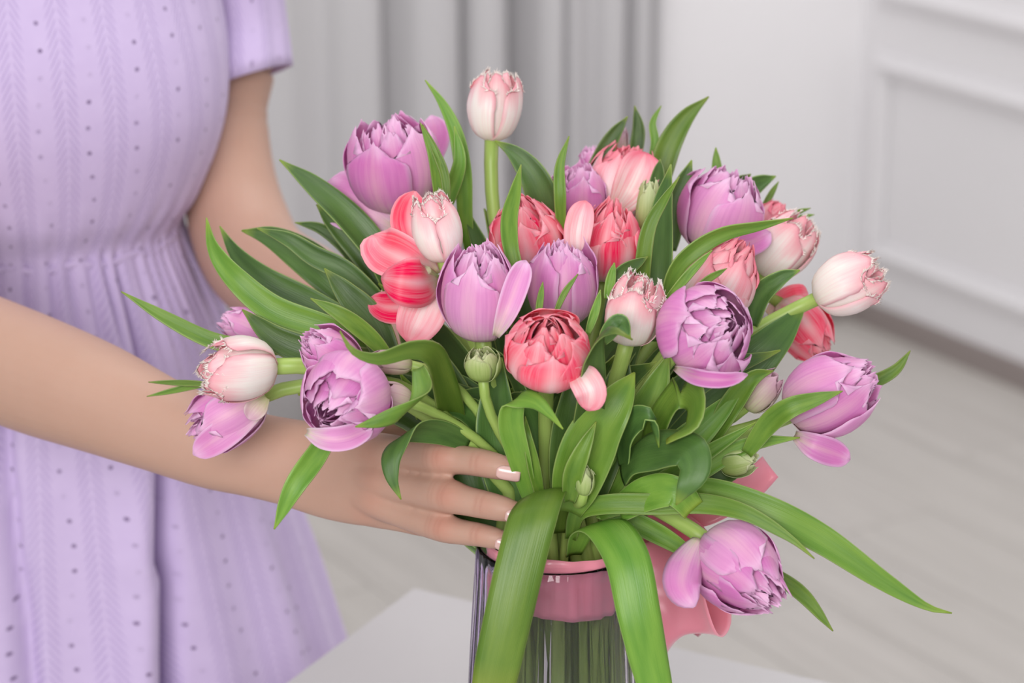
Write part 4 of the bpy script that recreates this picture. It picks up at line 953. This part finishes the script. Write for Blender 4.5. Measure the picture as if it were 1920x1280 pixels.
def fold_line(x0, x1):
    t_ = [fold_at(x0 + (x1 - x0) * k / 20, 860 + 420 * k / 20) for k in range(21)]
    zs_ = [q[1] for q in t_][::-1]; as_ = [q[0] for q in t_][::-1]
    return lambda z: float(np.interp(z, zs_, as_))
F1 = fold_line(303, 316); F2 = fold_line(12, 60)
NAd = 320
vs, uvs, fcs = [], [], []
zl = [1.40, 1.39, 1.375] + [1.36 - .01 * i for i in range(28)] + [1.08 - .005 * i for i in range(32)] + [.92 - .014 * i for i in range(34)]
rn = random.Random(3)
gph = [rn.uniform(0, 6.28) for _ in range(12)]
for j, z in enumerate(zl):
    a, bf, bb = body_ring(z)
    for k in range(NAd + 1):
        ph = 2 * math.pi * k / NAd
        cx_, sy_ = math.cos(ph), math.sin(ph)
        rr = 1.0
        # two soft bust volumes on the front
        if 1.05 < z < 1.32 and sy_ > 0:
            for s in (.62, -.62):
                rr += .07 * math.exp(-((cx_ - s) / .38) ** 2 - ((z - 1.15) / .06) ** 2) * sy_
        if z < 1.05:
            t_ = min(1, (1.045 - z) / .12); dn = min(1, max(0, (1.03 - z) / .3))
            am_ = .6 + .4 * math.sin(ph * 3 + 1.1)
            rr += .045 * am_ * dn * math.sin(ph * 9 + gph[0] + .6 * math.sin(ph * 2 + gph[1])) + .02 * dn * math.sin(ph * 17 + gph[2])
            g = math.exp(-((z - 1.0) / .05) ** 2)
            rr += .038 * (.55 + .45 * math.sin(ph * 4.0 + 2)) * g * math.sin(ph * 46 + gph[3] + 2 * math.sin(ph * 5)) + .018 * g * math.sin(ph * 71 + gph[4])
            for fc, am in ((F1, .20), (F2, .10)):
                dl = (ph - fc(z) + math.pi) % (2 * math.pi) - math.pi
                rr -= am * t_ * math.exp(-(dl / .04) ** 2); rr += am * .45 * t_ * math.exp(-((dl - .13) / .08) ** 2)
        if 1.04 < z < 1.12: rr += .012 * math.exp(-((z - 1.065) / .02) ** 2) * math.sin(ph * 31 + gph[5] + math.sin(ph * 7))
        b = bf if sy_ > 0 else bb
        p = BC + BL * (a * cx_ * rr) + BF * (b * sy_ * rr) + Z * z
        vs.append(p); uvs.append((ph * (.145 if z > 1.05 else .145), z))
for j in range(len(zl) - 1):
    for k in range(NAd):
        q = j * (NAd + 1) + k; fcs.append((q, q + 1, q + NAd + 2, q + NAd + 1))
dress = new_obj('dress', vs, fcs, M['dress'], person, uvs, solid=.001)
dress['label'] = 'lilac cotton dress with woven chevrons and small eyelets'
# gathered waist seam
vs, fcs = [], []
for k in range(160):
    ph = 2 * math.pi * k / 160; a, bf, bb = body_ring(1.038); b = bf if math.sin(ph) > 0 else bb
    for q in range(8):
        an = 2 * math.pi * q / 8; rr = 1.0 + .012 * math.cos(an)
        vs.append(BC + BL * (a * math.cos(ph) * rr) + BF * (b * math.sin(ph) * rr) + Z * (1.038 + .003 * math.sin(an) + .002 * math.sin(ph * 14)))
for k in range(160):
    for q in range(8): fcs.append((k * 8 + q, k * 8 + (q + 1) % 8, ((k + 1) % 160) * 8 + (q + 1) % 8, ((k + 1) % 160) * 8 + q))
new_obj('waist_seam', vs, fcs, M['dress'], dress, [(v.x, v.z) for v in vs])
# sleeves: short flared tubes round the upper arms
def sleeve(path, radii, tilt):
    n, sd = 26, 72
    c = crom(path, n); vs, uvs, fcs = [], [], []
    ref = BL.copy()
    for j in range(n):
        T = (c[min(j + 1, n - 1)] - c[max(j - 1, 0)]).normalized()
        S = (ref - T * ref.dot(T)).normalized(); B = T.cross(S); t_ = j / (n - 1)
        r = ci([i / (len(radii) - 1) for i in range(len(radii))], radii, t_)
        for k in range(sd + 1):
            a = 2 * math.pi * k / sd
            rr = r * (1 + .03 * t_ * math.sin(a * 5 + 1) + .012 * math.sin(a * 13) * t_)
            vs.append(c[j] + S * math.cos(a) * rr + B * math.sin(a) * rr * .95 + T * (-tilt * math.cos(a) * t_)); uvs.append((a * .055 + .3, -t_ * .15))
    for j in range(n - 1):
        for k in range(sd):
            q = j * (sd + 1) + k; fcs.append((q, q + 1, q + sd + 2, q + sd + 1))
    return new_obj('sleeve', vs, fcs, M['dress'], dress, uvs, solid=.0012)
sleeve([shL - BL * .045 + Z * .03, shL + Z * .012, P(425, 10, 2.0), P(432, 160, 2.0)], [.04, .050, .0455, .050], .016)
elR = P(-135, 610, 1.72)
sleeve([shR + BL * .045 + Z * .03, shR + Z * .012, shR.lerp(elR, .25) - BL * .012, shR.lerp(elR, .5) - BL * .02], [.04, .057, .055, .053], -.010)
